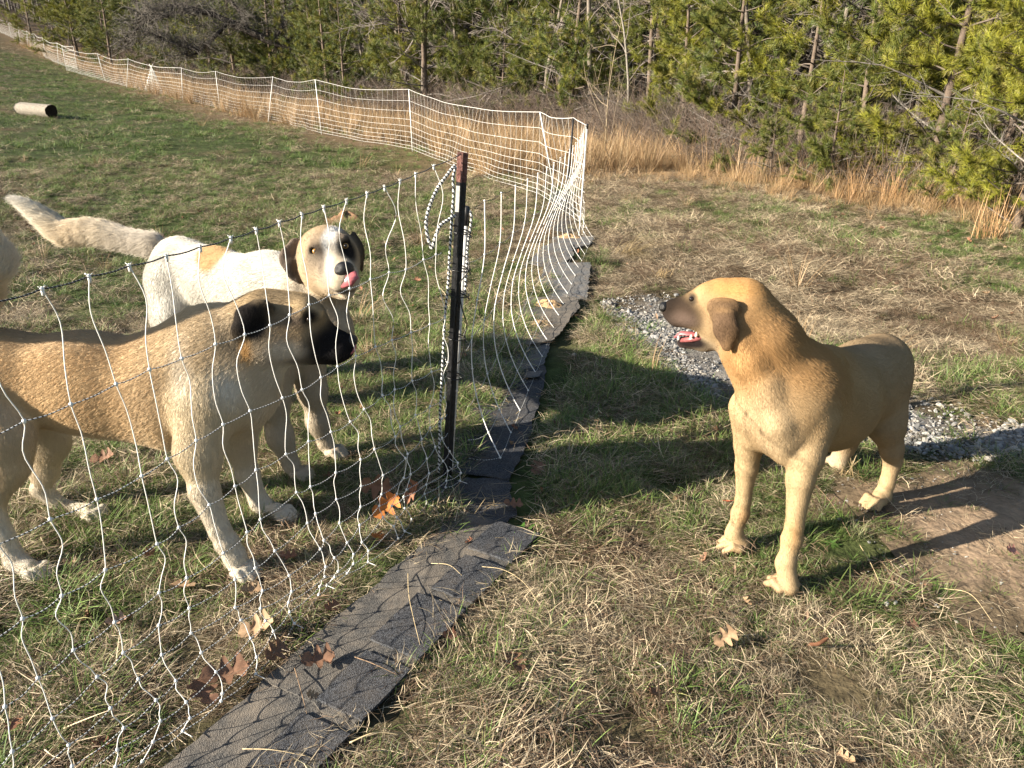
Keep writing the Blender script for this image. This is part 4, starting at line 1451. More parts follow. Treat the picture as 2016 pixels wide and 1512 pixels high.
def make_bits():
    r = np.random.default_rng(88)
    # ---- log
    a, b = gp(42, 226), gp(104, 232)
    Rr = .155
    a[2] += Rr * .9; b[2] += Rr * .9
    E = empty('log', (a + b) / 2); tag(E, 'short weathered grey log lying in the green grass of the far field', 'log')
    n = 14; S_ = 22
    ax = (b - a) / np.linalg.norm(b - a); s1 = np.cross(ax, [0, 0, 1]); s1 /= np.linalg.norm(s1); s2 = np.cross(s1, ax)
    V = []
    for i in range(n):
        c = a + (b - a) * i / (n - 1)
        for j in range(S_):
            th = 2 * math.pi * j / S_
            rr = Rr * (1 + .05 * math.sin(3 * th + 1) + .03 * math.sin(9 * th + i * .3) + r.normal(0, .012)) * (1 - .05 * (i == 0))
            V.append(c + rr * (math.cos(th) * s1 + math.sin(th) * s2))
    F = [(i * S_ + j, i * S_ + (j + 1) % S_, (i + 1) * S_ + (j + 1) % S_, (i + 1) * S_ + j) for i in range(n - 1) for j in range(S_)]
    F.append(tuple(range(S_)))
    V = np.array(V)
    m = MB(); m.add(V, F, (.27, .24, .20)); o = m.build('bark', M_bark); child_of(o, E)
    ring = V[-S_:]; c = ring.mean(0)
    m = MB(); VV = np.vstack([ring, ring * .55 + c * .45 - ax * .015, [c - ax * .03]])
    FF = [(j, (j + 1) % S_, S_ + (j + 1) % S_, S_ + j) for j in range(S_)] + [(S_ + j, S_ + (j + 1) % S_, 2 * S_) for j in range(S_)]
    m.add(VV, FF, (.030, .022, .018)); o = m.build('cut_end', mat_attr('dark_end_wood', .95, .1, 0, noise=.4, nscale=30, bump=.8, bscale=50)); child_of(o, E)  # cut end coloured much darker than the bark
    # ---- mounds
    M_sand = mat_attr('loose_sand', .95, .1, 0, noise=.2, nscale=60, bump=1.0, bscale=90)
    for (x, y, w, h, c, lab) in ((1078, 606, .105, .035, (.40, .27, .15), 'heap of loose sandy soil on the buried shingle'),
                                 (1062, 645, .10, .022, (.38, .26, .15), 'lower flat patch of sandy soil on the torn shingle'),
                                 (1120, 470, .10, .025, (.42, .28, .16), 'sandy crumbs below the corner post'),
                                 (680, 436, .17, .085, (.22, .135, .08), 'cone of orange soil thrown up behind the white dog')):
        p = gp(x, y); n = 30
        m = MB(); V = []; 
        for i in range(10):
            f = i / 9
            for j in range(n):
                th = 2 * math.pi * j / n
                rr = w * f * (1 + .18 * math.sin(2 * th + x) + .10 * math.sin(5 * th + y))
                q = (p[0] + rr * math.cos(th) * 1.15, p[1] + rr * math.sin(th))
                z = h * (1 - f * f) ** 1.8 * (1 + .22 * math.sin(3 * th + f * 4)) + r.normal(0, .0035 + .045 * h) * (f < .95)
                V.append((q[0], q[1], float(ground_z(*q)) + (.014 if strip_dist(*q) < .2 else .004) + max(z, 0) - .012 * (i == 9)))
        F = [(i * n + j, i * n + (j + 1) % n, (i + 1) * n + (j + 1) % n, (i + 1) * n + j) for i in range(9) for j in range(n)]
        F = [f[::-1] for f in F]
        m.add(V, F, c); o = m.build('dirt_mound', M_sand); tag(o, lab, 'mound', 'mounds of loose soil')
    # ---- flat stones
    M_stone = mat_attr('field_stone', .85, .2, 0, noise=.2, nscale=14, bump=.5)
    for (x, y, sx, sy, sz, c, lab) in ((1398, 866, .035, .022, .010, (.24, .24, .235), 'flat grey stone in the shade left of the yellow-tan dog'),
                                       (1328, 858, .016, .012, .008, (.62, .60, .55), 'small white stone in the shade near the gravel'),
                                       (1130, 702, .018, .014, .010, (.42, .36, .28), 'pale round pebble right of the shingles'),
                                       (1745, 1193, .010, .006, .006, (.60, .57, .50), 'white chip on the bare earth, left of its pair'),
                                       (1762, 1190, .012, .005, .005, (.64, .61, .54), 'longer white chip on the bare earth')):
        p = gp(x, y); m = MB(); m.ball((0, 0, 0), (sx, sy, sz), seg=10, ring=7, col=c); V = m.v[0]; V *= 1 + r.normal(0, .06, V.shape)
        o = m.build('stone', M_stone); o.location = (p[0], p[1], p[2] + sz * .6 + .004); o.rotation_euler = (r.normal(0, .1), r.normal(0, .1), r.uniform(0, 3)); tag(o, lab, 'stone', 'small loose stones')
    # ---- twigs and stems
    M_twig = mat_plain('dry_twig', (.22, .15, .095), .8, .2, noise=.3, scale=60)
    M_stem = mat_plain('straw_stem', (.52, .41, .24), .65, .3, noise=.2, scale=60)
    tw = [([(804, 1140), (806, 1190), (816, 1240), (828, 1285)], .0018, M_stem, 'straw stem lying straight across the middle of the shingle'),
          ([(700, 1308), (735, 1328), (785, 1344)], .0024, M_twig, 'brown twig on the nearest shingle'),
          ([(582, 1330), (595, 1380), (606, 1420)], .0022, M_twig, 'short brown twig standing on the light edge of the shingle'),
          ([(850, 1122), (885, 1132), (912, 1148)], .0018, M_stem, 'pale bent stem near the far end of the shingle'),
          ([(1603, 965), (1635, 1010), (1672, 1068)], .0022, M_twig, 'thin dark twig on the earth behind the front leg of the yellow-tan dog'),
          ([(1690, 1085), (1712, 1132), (1730, 1165)], .0020, M_stem, 'straight pale stem by the lower edge of the earth'),
          ([(1702, 1012), (1697, 1040), (1700, 1065)], .0018, M_twig, 'reddish stem below the hind paw of the yellow-tan dog'),
          ([(1856, 1172), (1905, 1190), (1950, 1238)], .0018, M_stem, 'kinked pale stem on the bare earth'),
          ([(1745, 1135), (1752, 1155), (1757, 1172)], .0018, M_twig, 'short reddish stem on the bare earth'),
          ([(945, 1128), (990, 1140), (1030, 1165), (1060, 1200)], .0017, M_stem, 'long pale stem arching from the shingle into the green grass'),
          ([(480, 1490), (540, 1500), (610, 1505)], .0022, M_stem, 'broad straw lying at the bottom edge on the shingle'),
          ([(690, 1478), (740, 1466), (790, 1462)], .0030, M_stem, 'wide flat straw blade at the bottom of the shingle'),
          ([(1025, 690), (1045, 668), (1080, 640)], .0020, M_twig, 'dark twig across the grey shingles')]
    for P, rad, mt, lab in tw:
        pts = []
        for k, (x, y) in enumerate(P):
            q = gp(x, y); q[2] += .024 + .012 * math.sin(math.pi * k / (len(P) - 1)); pts.append(q)
        m = MB(); m.tube(smooth_path_(pts, 14), np.linspace(rad * .62, rad * .35, 14), 5); o = m.build('twig', mt); tag(o, lab, 'twig', 'loose twigs and stems')
    # ---- single plants that stand out
    def tuft(x, y, n, lo, hi, w, c0, c1, el0, el1, bend, label, name='grass_tuft', seed=1, cat='grass tuft', az=None, spread=.03):
        q = np.random.default_rng(seed); p = gp(x, y); m = MB()
        for _ in range(n):
            a = q.uniform(0, 6.28) if az is None else q.normal(az, .55); g = q.uniform(.8, 1.2)
            blade_mesh(m, (q.normal(0, spread), q.normal(0, spread), 0), a, q.uniform(el0, el1), q.uniform(lo, hi), w, q.uniform(*bend), np.array(c0) * g, np.array(c1) * g, seg=4)
        o = m.build(name, M_blade); o.location = (p[0], p[1], p[2] + .002); tag(o, label, cat, 'single tufts that stand out'); o['kind'] = 'thing'
    G0, G1, S0, S1 = (.05, .085, .02), (.12, .18, .045), (.34, .25, .13), (.52, .41, .23)
    tuft(1010, 835, 46, .05, .12, .0013, S0, S1, 0, .5, (0, .5), 'wisp of dry straw lying on the blackish shingle', 'straw_wisp', 1, 'straw')
    tuft(930, 1000, 80, .05, .13, .0012, (.26, .19, .10), (.46, .36, .2), 0, .6, (0, .6), 'dry debris of stems on the dark shingle at the post foot', 'straw_wisp', 31, 'straw', spread=.07)
    tuft(1022, 1050, 16, .03, .06, .0080, (.05, .12, .02), (.12, .26, .04), .3, 1.1, (.4, 1.0), 'bright green broad-leaved weed at the right edge of the shingles', 'weed', 2, 'weed')
    tuft(1235, 500, 130, .22, .50, .0022, S0, (.50, .42, .22), .3, 1.3, (.9, 1.9), 'large drooping straw tuft above the end of the gravel', 'grass_tuft', 3, az=-.3, spread=.05)
    tuft(1175, 520, 120, .12, .26, .0020, G0, G1, .5, 1.4, (.6, 1.6), 'dark green tuft right of the two-tab shingle', 'grass_tuft', 4, spread=.05)
    tuft(1705, 945, 60, .07, .14, .0016, G0, G1, .5, 1.3, (.3, 1.0), 'green tuft in front of the hind leg of the yellow-tan dog', 'grass_tuft', 5, spread=.015)
    tuft(1668, 935, 30, .07, .14, .0020, S0, S1, .3, 1.3, (.1, .6), 'dry pale tuft beside the green one under the belly of the yellow-tan dog', 'grass_tuft', 6, spread=.015)
    tuft(1690, 1060, 50, .04, .09, .0012, (.12, .13, .06), (.28, .28, .15), .4, 1.4, (.2, .8), 'small grey-green tuft on the bare earth', 'grass_tuft', 7, spread=.012)
    tuft(1300, 545, 60, .06, .15, .0016, S0, (.50, .36, .18), .2, 1.0, (.1, .5), 'combed-over dry tuft at the top end of the gravel', 'grass_tuft', 8, spread=.03)
    tuft(1250, 905, 60, .10, .2, .0016, G0, (.22, .26, .10), .3, 1.2, (.8, 1.8), 'long pale-tipped tuft at the edge of the shade', 'grass_tuft', 9, spread=.03)
    tuft(90, 1190, 90, .10, .2, .0022, G0, G1, .2, 1.2, (.4, 1.4), 'coarse green tuft below the hind paw of the masked dog', 'grass_tuft', 10, spread=.05)
    tuft(1690, 1190, 80, .08, .17, .0020, G0, (.20, .25, .08), .2, 1.1, (.3, 1.2), 'spreading green tuft at the lower edge of the bare earth', 'grass_tuft', 11, spread=.03)
    for k, (x, y, lab) in enumerate(((1585, 370, 'tall dry stalks in front of the small bright pine'), (1680, 400, 'tall dry stalks under the wide low pine'), (1755, 405, 'thickest stand of orange stalks at the foot of the wood'), (1285, 300, 'pale straw clump right of the tan sapling'), (1945, 470, 'dry stalks at the right edge below the pine'))):
        tuft(x, y, 70, .25, .62, .0030, (.30, .18, .085), (.48, .30, .15), 1.1, 1.5, (.1, .7), lab, 'grass_tuft', 20 + k, spread=.07)

if 'small' not in SKIP:
    make_shingles(); make_leaves(); make_bits()

# ------------------------------------------------------------------ dogs
def surface_nets(vol, org, h):
    ins = vol < 0
    nx, ny, nz = vol.shape
    c = ins[:-1, :-1, :-1]
    mixed = np.zeros(c.shape, bool)
    for i in (0, 1):
        for j in (0, 1):
            for k in (0, 1):
                mixed |= ins[i:nx - 1 + i, j:ny - 1 + j, k:nz - 1 + k] != c
    ii, jj, kk = np.nonzero(mixed)
    idx = -np.ones(c.shape, np.int64)
    idx[ii, jj, kk] = np.arange(len(ii))
    acc = np.zeros((len(ii), 3))
    cnt = np.zeros(len(ii))
    corners = [(a, b, d) for a in (0, 1) for b in (0, 1) for d in (0, 1)]
    for ax in range(3):
        for c0 in corners:
            if c0[ax]: continue
            c1 = list(c0); c1[ax] = 1
            v0 = vol[ii + c0[0], jj + c0[1], kk + c0[2]]
            v1 = vol[ii + c1[0], jj + c1[1], kk + c1[2]]
            m = (v0 < 0) != (v1 < 0)
            t = np.where(m, v0 / (v0 - v1 + 1e-12), 0)
            p = np.tile(np.array(c0, float), (len(ii), 1))
            p[:, ax] += t
            acc[m] += p[m]
            cnt[m] += 1
    V = (acc / cnt[:, None] + np.stack([ii, jj, kk], 1)) * h + org
    F = []
    for ax in range(3):
        o1, o2 = [(1, 2), (2, 0), (0, 1)][ax]
        sl0 = [slice(None)] * 3; sl1 = [slice(None)] * 3
        sl0[ax] = slice(0, -1); sl1[ax] = slice(1, None)
        a, b = ins[tuple(sl0)], ins[tuple(sl1)]
        e = np.argwhere(a != b)
        e = e[(e[:, o1] > 0) & (e[:, o2] > 0) & (e[:, o1] < vol.shape[o1] - 1) & (e[:, o2] < vol.shape[o2] - 1)]
        q = []
        for d1, d2 in ((0, 0), (-1, 0), (-1, -1), (0, -1)):
            cc = e.copy(); cc[:, o1] += d1; cc[:, o2] += d2
            q.append(idx[cc[:, 0], cc[:, 1], cc[:, 2]])
        q = np.stack(q, 1)
        flip = ~a[e[:, 0], e[:, 1], e[:, 2]]
        q[flip] = q[flip][:, ::-1]
        F.append(q)
    return V, np.concatenate(F)

class Prim:
    def __init__(s, a, b, ra, rb, k, col, fur, flow, sq, carve):
        s.a, s.b = np.asarray(a, float), np.asarray(b, float)
        s.ra, s.rb, s.k, s.col, s.fur, s.flow, s.sq, s.carve = ra, rb, k, np.array(col), fur, flow, sq, carve
    def dist(s, P):
        a, b, p = s.a, s.b, P - s.a
        ba = b - a
        f = 1.0
        if s.sq is not None:
            nrm, f = s.sq
            nrm = np.asarray(nrm, float); nrm = nrm / np.linalg.norm(nrm)
            p = p + (p @ nrm)[..., None] * nrm * (1 / f - 1)
            ba = ba + (ba @ nrm) * nrm * (1 / f - 1)
        L = ba @ ba
        t = np.clip((p @ ba) / L, 0, 1) if L > 1e-10 else np.zeros(p.shape[:-1])
        d = np.linalg.norm(p - t[..., None] * ba, axis=-1) - (s.ra + (s.rb - s.ra) * t)
        return d * (1.0 if f >= 1 else (.5 + .5 * f))

class Dog:
    def __init__(s, lateral):
        s.prims, s.paints = [], []
        s.lat = np.asarray(lateral, float)
    def p(s, a, ra, b=None, rb=None, k=.03, col=(.5, .35, .2), fur=1.0, flow=None, sq=None, carve=False):
        b = a if b is None else b
        rb = ra if rb is None else rb
        if isinstance(sq, float): sq = (s.lat, sq)
        if k >= .06: ra, rb = ra - .010, rb - .010
        elif k >= .04: ra, rb = ra - .003, rb - .003
        s.prims.append(Prim(at(*a), at(*b), ra, rb, k, col, fur, flow, sq, carve))
    def chain(s, pts, **kw):
        "pts: (px, py, Y, r)"
        for q0, q1 in zip(pts[:-1], pts[1:]):
            s.p(q0[:3], q0[3], q1[:3], q1[3], **kw)
    def paw(s, wrist, toe, r, col, nails=True, spread=.021, toecol=None):
        "foot from pastern to four toes; wrist and toe are world points on the ground side"
        w, t = np.asarray(wrist, float), np.asarray(toe, float)
        d = (t - w); d[2] = 0; d /= np.linalg.norm(d)
        side = np.array([-d[1], d[0], 0])
        s.prims.append(Prim(w, t - d * .042 + [0, 0, .004], r * .95, r * .86, .02, col, .7, None, None, False))
        for i, o in enumerate((-1.5, -.5, .5, 1.5)):
            fw = .028 if abs(o) < 1 else .012
            base = t - d * .035 + side * o * spread * .8
            tip = t + d * fw + side * o * spread; tip[2] = ground_z(tip[0], tip[1]) + .016
            mid = (base + tip) / 2; mid[2] = tip[2] + .019
            tc = toecol or col
            s.prims.append(Prim(base, mid, .0140, .0135, .003, tc, .5, None, None, False))
            s.prims.append(Prim(mid, tip, .0135, .0110, .002, tc, .4, None, None, False))
            s.toes.append((tip.copy(), d.copy()))
    toes = None
    def paint(s, c, r, col, soft=.35, fur=None):
        "c=(px,py,Y) centre, r metres (or 3 radii)"
        s.paints.append((at(*c), np.asarray([r] * 3 if np.isscalar(r) else r, float), np.array(col), soft, fur))
    tone = 1.0
    def eval_col(s, V):
        D = np.stack([q.dist(V) for q in s.prims if not q.carve], 1)
        pr = [q for q in s.prims if not q.carve]
        w = np.exp(-np.clip(D - D.min(1, keepdims=True), 0, .3) / .012)
        w /= w.sum(1, keepdims=True)
        col = w @ np.stack([q.col for q in pr])
        fur = w @ np.array([q.fur for q in pr])
        fl = np.stack([(q.flow if q.flow is not None else s.flow) for q in pr]).astype(float)
        flow = w @ fl
        wob = np.array([mnoise.noise(Vector(v * 14.0)) for v in V[::1]]) if len(V) < 90000 else 0
        for c, r, pc, soft, fu in s.paints:
            q = np.linalg.norm((V - c) / r, axis=1) + wob * .28
            a = (1 - sstep(1 - soft, 1 + soft * .3, q))[:, None]
            col = col * (1 - a) + pc * a
            if fu is not None: fur = fur * (1 - a[:, 0]) + fu * a[:, 0]
        if not isinstance(wob, int):
            n2 = np.array([mnoise.noise(Vector(v * 42.0)) + .7 * mnoise.noise(Vector(v * 110.0)) for v in V])
            col = col * (1 + .17 * n2[:, None] + .10 * wob[:, None])
        return np.clip(col * s.tone, .005, .9), fur, flow
    def build(s, name, h, hair_n, hair_len, hair_w, lift=.30):
        lo = np.min([np.minimum(q.a, q.b) - max(q.ra, q.rb) - .04 for q in s.prims], 0)
        hi = np.max([np.maximum(q.a, q.b) + max(q.ra, q.rb) + .04 for q in s.prims], 0)
        n = np.ceil((hi - lo) / h).astype(int) + 1
        vol = np.full(n, .1, np.float32)
        for q in s.prims:
            m = max(q.ra, q.rb) + q.k + 2 * h
            i0 = np.maximum(((np.minimum(q.a, q.b) - m - lo) / h).astype(int), 0)
            i1 = np.minimum(((np.maximum(q.a, q.b) + m - lo) / h).astype(int) + 2, n)
            g = np.stack(np.meshgrid(*[lo[x] + h * np.arange(i0[x], i1[x]) for x in range(3)], indexing='ij'), -1)
            d = q.dist(g)
            sl = tuple(slice(i0[x], i1[x]) for x in range(3))
            v = vol[sl]
            if q.carve:
                d = -d
                hh = np.maximum(q.k - np.abs(v - d), 0) / q.k
                vol[sl] = np.maximum(v, d) + hh * hh * q.k / 4
            else:
                hh = np.maximum(q.k - np.abs(v - d), 0) / q.k
                vol[sl] = np.minimum(v, d) - hh * hh * q.k / 4
        V, F = surface_nets(vol, lo, h)
        # light smoothing
        for _ in range(2):
            acc = np.zeros_like(V); cn = np.zeros(len(V))
            for a, b in ((0, 1), (1, 2), (2, 3), (3, 0)):
                np.add.at(acc, F[:, a], V[F[:, b]]); np.add.at(cn, F[:, a], 1)
                np.add.at(acc, F[:, b], V[F[:, a]]); np.add.at(cn, F[:, b], 1)
            V = V * .55 + .45 * acc / cn[:, None]
        col, fur, flow = s.eval_col(V)
        ob = fast_mesh(name, V, F, M_skin, True, col)
        # hair
        fn = np.cross(V[F[:, 2]] - V[F[:, 0]], V[F[:, 3]] - V[F[:, 1]])
        area = np.linalg.norm(fn, axis=1) / 2
        vn = np.zeros_like(V)
        for a in range(4): np.add.at(vn, F[:, a], fn)
        vn /= np.linalg.norm(vn, axis=1, keepdims=True) + 1e-12
        fr = rng.choice(len(F), hair_n, p=area / area.sum())
        uu, vv = rng.random((2, hair_n, 1))
        q = F[fr]
        def lerp(A): return (A[q[:, 0]] * (1 - uu) + A[q[:, 1]] * uu) * (1 - vv) + (A[q[:, 3]] * (1 - uu) + A[q[:, 2]] * uu) * vv
        P, Nn, Co, Fl = lerp(V), lerp(vn), lerp(col), lerp(flow)
        Fu = lerp(fur[:, None])[:, 0]
        keep = Fu > .12
        P, Nn, Co, Fl, Fu = P[keep], Nn[keep], Co[keep], Fl[keep], Fu[keep]
        n_ = len(P)
        Nn /= np.linalg.norm(Nn, axis=1, keepdims=True) + 1e-9
        T = Fl - (Fl * Nn).sum(1, keepdims=True) * Nn
        T /= np.linalg.norm(T, axis=1, keepdims=True) + 1e-6
        T += rng.normal(0, .13, (n_, 3))
        # locks: hairs lean together by a smooth noise
        lk = np.stack([np.sin(P @ np.array([37., 11, 29]) + 1), np.sin(P @ np.array([-13., 41, 23]) + 2), np.sin(P @ np.array([19., -31, 37]))], 1)
        T += lk * .05
        L = hair_len * Fu * rng.uniform(.6, 1.15, n_)
        t = np.array([0, .35, .7, 1.0])
        pos = P[:, None] + L[:, None, None] * (t[None, :, None] * T[:, None] + (lift * t * (1 - .45 * t))[None, :, None] * Nn[:, None])
        pos[:, :, 2] -= (L * .12)[:, None] * t[None] ** 2
        pos[:, :, 2] = np.maximum(pos[:, :, 2], ground_z(pos[:, :, 0], pos[:, :, 1]) + .001)
        hc = bpy.data.hair_curves.new('fur')
        hc.add_curves([4] * n_)
        hc.attributes['position'].data.foreach_set('vector', pos.astype(np.float32).ravel()) if 'position' in hc.attributes else hc.position_data.foreach_set('vector', pos.astype(np.float32).ravel())
        ra = hc.attributes.get('radius') or hc.attributes.new('radius', 'FLOAT', 'POINT')
        rad = hair_w * np.array([1, .9, .6, .15])[None] * np.clip(Fu, .6, 1.3)[:, None]
        ra.data.foreach_set('value', rad.astype(np.float32).ravel())
        ca = hc.attributes.new('col', 'FLOAT_COLOR', 'CURVE')
        c4 = np.ones((n_, 4), np.float32)
        c4[:, :3] = np.clip(Co * rng.uniform(.88, 1.12, (n_, 1)) + rng.normal(0, .006, (n_, 1)), .004, .9)
        ca.data.foreach_set('color', c4.ravel())
        hc.materials.append(M_fur_hair)
        fo = bpy.data.objects.new('fur', hc)
        C.objects.link(fo)
        fo.parent = ob
        for tip, d in s.toes or []:
            m = MB()
            a = tip + d * .006 + np.array([0, 0, -.001]); b = tip + d * .021; b[2] -= .011
            m.tube([a, (a + b) / 2 + [0, 0, .002], b], [.0048, .0042, .001], 6)
            c = m.build('claw', M_claw, ob)
        return ob

M_claw = mat_plain('claw', (.10, .075, .055), .4, .5)
M_nose = mat_plain('nose_leather', (.012, .011, .011), .38, .5, bump=.4, bscale=500)
M_eye_dark = mat_plain('eye_dark', (.012, .008, .006), .06, .8)
M_eye_amber = mat_plain('iris_amber', (.30, .17, .06), .12, .7)
M_tongue = mat_plain('tongue_skin', (.36, .105, .115), .35, .5, noise=.15, scale=80)
M_gum = mat_plain('gum_skin', (.22, .07, .07), .35, .5, noise=.4, scale=60)
M_tooth = mat_plain('tooth_enamel', (.75, .70, .60), .3, .5)

def blob(name, c, r, mat, parent, rot=None, seg=16, ring=10):
    m = MB(); m.ball((0, 0, 0), r, seg=seg, ring=ring)
    o = m.build(name, mat)
    o.location = [float(q) for q in c]
    if rot is not None: o.rotation_euler = rot
    o.parent = parent
    return o

def strip_tube(name, pts, r, mat, parent, sides=10, flat=1.0, up=(0, 0, 1)):
    m = MB(); m.tube(pts, r, sides)
    if flat != 1.0:
        V = m.v[0]; c = np.repeat(np.asarray(pts, float), sides, 0)
        u = np.asarray(up, float)
        dd = ((V - c) @ u)[:, None] * u
        m.v[0] = V - dd * (1 - flat)
    o = m.build(name, mat, parent)
    return o

def make_dogs():
    # ---------- tan dog with the black mask, front left, seen side-on
    TAN = (.55, .385, .215); TAN2 = (.50, .36, .21); CREAM = (.58, .49, .36); PALE = (.58, .52, .42)
    BLK = (.012, .011, .012); GRZ = (.34, .25, .145)
    d = Dog((0, 1, 0)); d.toes = []
    d.flow = np.array([-1.0, 0, -.45])
    Y = 2.14
    d.p((-150, 750, Y), .146, (0, 740, Y), .138, k=.06, col=TAN2, sq=.82, fur=1.2)
    d.p((0, 740, Y), .138, (180, 752, Y), .148, k=.06, col=TAN, sq=.84, fur=1.2)
    d.p((180, 752, Y), .148, (335, 768, Y), .164, k=.07, col=TAN, sq=.80, fur=1.3)
    d.p((335, 768, Y), .156, (440, 765, Y), .140, k=.07, col=(.56, .44, .29), sq=.80, fur=1.4)
    d.p((440, 770, Y), .128, (484, 770, Y), .098, k=.07, col=CREAM, fur=1.5)
    d.p((355, 712, Y), .104, (420, 680, Y), .112, k=.09, col=(.56, .43, .27), sq=.85, fur=1.7)
    d.p((420, 688, Y), .122, (485, 660, Y), .100, k=.08, col=(.57, .45, .30), sq=.88, fur=1.7)
    d.p((455, 735, Y), .112, (525, 685, Y), .078, k=.08, col=CREAM, sq=.9, fur=1.7)
    # belly tuck
    d.p((60, 785, Y), .065, (330, 830, Y), .07, k=.08, col=CREAM, sq=.8)
    # head
    hf = np.array([-1.0, 0, -.3])
    d.p((530, 633, Y), .098, (585, 632, Y), .087, k=.05, col=GRZ, sq=.90, flow=hf, fur=.9)
    d.p((545, 655, Y), .080, (590, 668, Y), .066, k=.05, col=(.40, .34, .27), sq=1.05, flow=hf, fur=.9)
    d.p((600, 661, Y), .066, (668, 681, Y - .01), .046, k=.035, col=BLK, sq=.82, flow=hf, fur=.45)
    d.p((590, 690, Y), .036, (655, 702, Y - .01), .024, k=.02, col=BLK, sq=.9, flow=hf, fur=.45)
    d.p((600, 690, Y - .028), .030, (668, 694, Y - .03), .021, k=.015, col=BLK, flow=hf, fur=.4)   # flews
    d.p((600, 690, Y + .028), .030, (668, 694, Y + .01), .021, k=.015, col=BLK, flow=hf, fur=.4)
    d.p((600, 615, Y - .045), .028, (622, 618, Y - .04), .02, k=.03, col=GRZ, flow=hf, fur=.6)     # brows
    d.p((600, 615, Y + .045), .028, (622, 618, Y + .04), .02, k=.03, col=GRZ, flow=hf, fur=.6)
    d.p((611, 629, Y - .074), .012, carve=True, k=.014)
    # ears folded back
    es = ((0, .9, .45), .42)
    d.p((515, 608, Y - .070), .036, (492, 625, Y - .085), .038, k=.014, col=BLK, sq=es, fur=.6, flow=np.array([-.6, 0, -1]))
    d.p((492, 625, Y - .085), .038, (476, 652, Y - .092), .028, k=.012, col=BLK, sq=es, fur=.6, flow=np.array([-.3, 0, -1]))
    d.p((476, 652, Y - .092), .028, (465, 678, Y - .088), .011, k=.010, col=BLK, sq=es, fur=.6, flow=np.array([-.2, 0, -1]))
    d.p((515, 603, Y + .070), .034, (480, 640, Y + .09), .02, k=.012, col=BLK, sq=es, fur=.6)
    # tail curled up at the rump
    tf = np.array([0.05, 0, 1.0])
    d.p((-165, 690, Y), .062, (-105, 640, Y), .050, k=.04, col=TAN2, fur=1.8, flow=tf)
    d.p((-105, 640, Y), .050, (-52, 575, Y - .09), .058, k=.03, col=CREAM, fur=2.4, flow=tf)
    d.p((-52, 575, Y - .09), .058, (-27, 510, Y - .14), .058, k=.03, col=(.66, .6, .5), fur=2.6, flow=tf)
    d.p((-27, 510, Y - .14), .058, (-24, 455, Y - .17), .022, k=.03, col=(.7, .66, .58), fur=2.6, flow=tf)
    # near fore leg
    lf = np.array([-.25, 0, -1.0])
    d.chain([(405, 800, 2.035, .100), (390, 890, 2.00, .062), (402, 965, 1.985, .043)], k=.04, col=(.55, .46, .32), sq=.8, flow=lf, fur=1.0)
    d.chain([(402, 965, 1.985, .043), (432, 1042, 1.972, .029), (446, 1068, 1.97, .032), (462, 1095, 1.968, .028)], k=.015, col=PALE, flow=lf, fur=.9)
    w = at(462, 1095, 1.968); g = gp(478, 1140); g[2] += .026
    d.paw(w, g + [.02, 0, 0], .033, PALE)
    d.chain([(480, 800, 2.26, .080), (470, 870, 2.30, .052), (487, 930, 2.31, .038)], k=.04, col=CREAM, sq=.85, flow=lf, fur=1.0)
    d.chain([(487, 930, 2.31, .038), (506, 978, 2.31, .028), (512, 990, 2.31, .031), (520, 1002, 2.31, .028)], k=.015, col=PALE, flow=lf, fur=.8)
    w = at(522, 1003, 2.31); g = gp(565, 1026); g[2] += .026
    d.paw(w, g, .032, PALE)
    # hind legs
    d.chain([(-70, 790, 2.05, .13), (-5, 865, 2.02, .098), (8, 915, 2.01, .062), (-18, 1000, 1.99, .034)], k=.04, col=(.54, .43, .29), sq=.72, flow=lf, fur=1.1)
    d.chain([(-18, 1000, 1.99, .034), (8, 1055, 1.975, .026), (32, 1105, 1.965, .028)], k=.015, col=PALE, flow=lf, fur=.8)
    w = at(32, 1105, 1.965); g = gp(83, 1142); g[2] += .026
    d.paw(w, g, .032, PALE)
    d.chain([(30, 800, 2.27, .105), (92, 868, 2.29, .066), (88, 925, 2.31, .038), (80, 962, 2.32, .030)], k=.035, col=CREAM, sq=.75, flow=lf, fur=1.0)
    d.chain([(80, 962, 2.32, .030), (115, 992, 2.32, .023), (146, 1006, 2.32, .026)], k=.015, col=PALE, flow=lf, fur=.8)
    w = at(146, 1006, 2.32); g = gp(196, 1026); g[2] += .024
    d.paw(w, g, .030, PALE)
    # coat markings, plus shade painted along the back
    d.paint((585, 628, Y - .06), (.075, .10, .030), (.13, .10, .075), .9)
    d.paint((648, 672, Y), (.082, .12, .072), BLK, .5)
    d.paint((612, 625, Y - .075), .030, BLK, .6)
    d.paint((500, 640, Y - .09), (.05, .05, .055), BLK, .5)
    d.paint((560, 690, Y - .075), (.065, .07, .038), (.50, .44, .36), .7)
    d.paint((490, 690, Y - .08), (.025, .05, .05), (.55, .33, .13), .8)
    d.paint((555, 568, Y), (.09, .2, .03), (.24, .18, .11), .9)
    d.paint((370, 740, Y - .1), (.045, .08, .13), (.60, .53, .43), 1.0)
    d.paint((455, 760, Y - .1), (.06, .08, .09), (.68, .62, .52), 1.0)
    d.paint((120, 655, Y), (.40, .2, .05), (.46, .33, .20), .9)  # slightly grey back, its strip of shadow darkened into the colour too
    d.paint((560, 725, Y), (.09, .1, .05), PALE, .8)
    d.tone = .93
    A = d.build('dog', .0052, 330000, .0140, .00027, .21)
    tag(A, 'tan dog with black mask and ears standing side-on behind the net', 'dog')
    blob('eye', at(609, 629, Y - .070), .0085, M_eye_dark, A)
    blob('eye', at(608, 629, Y + .070), .0085, M_eye_dark, A)
    n0 = at(694, 670, Y - .01)
    blob('nose', n0, (.016, .021, .017), M_nose, A)
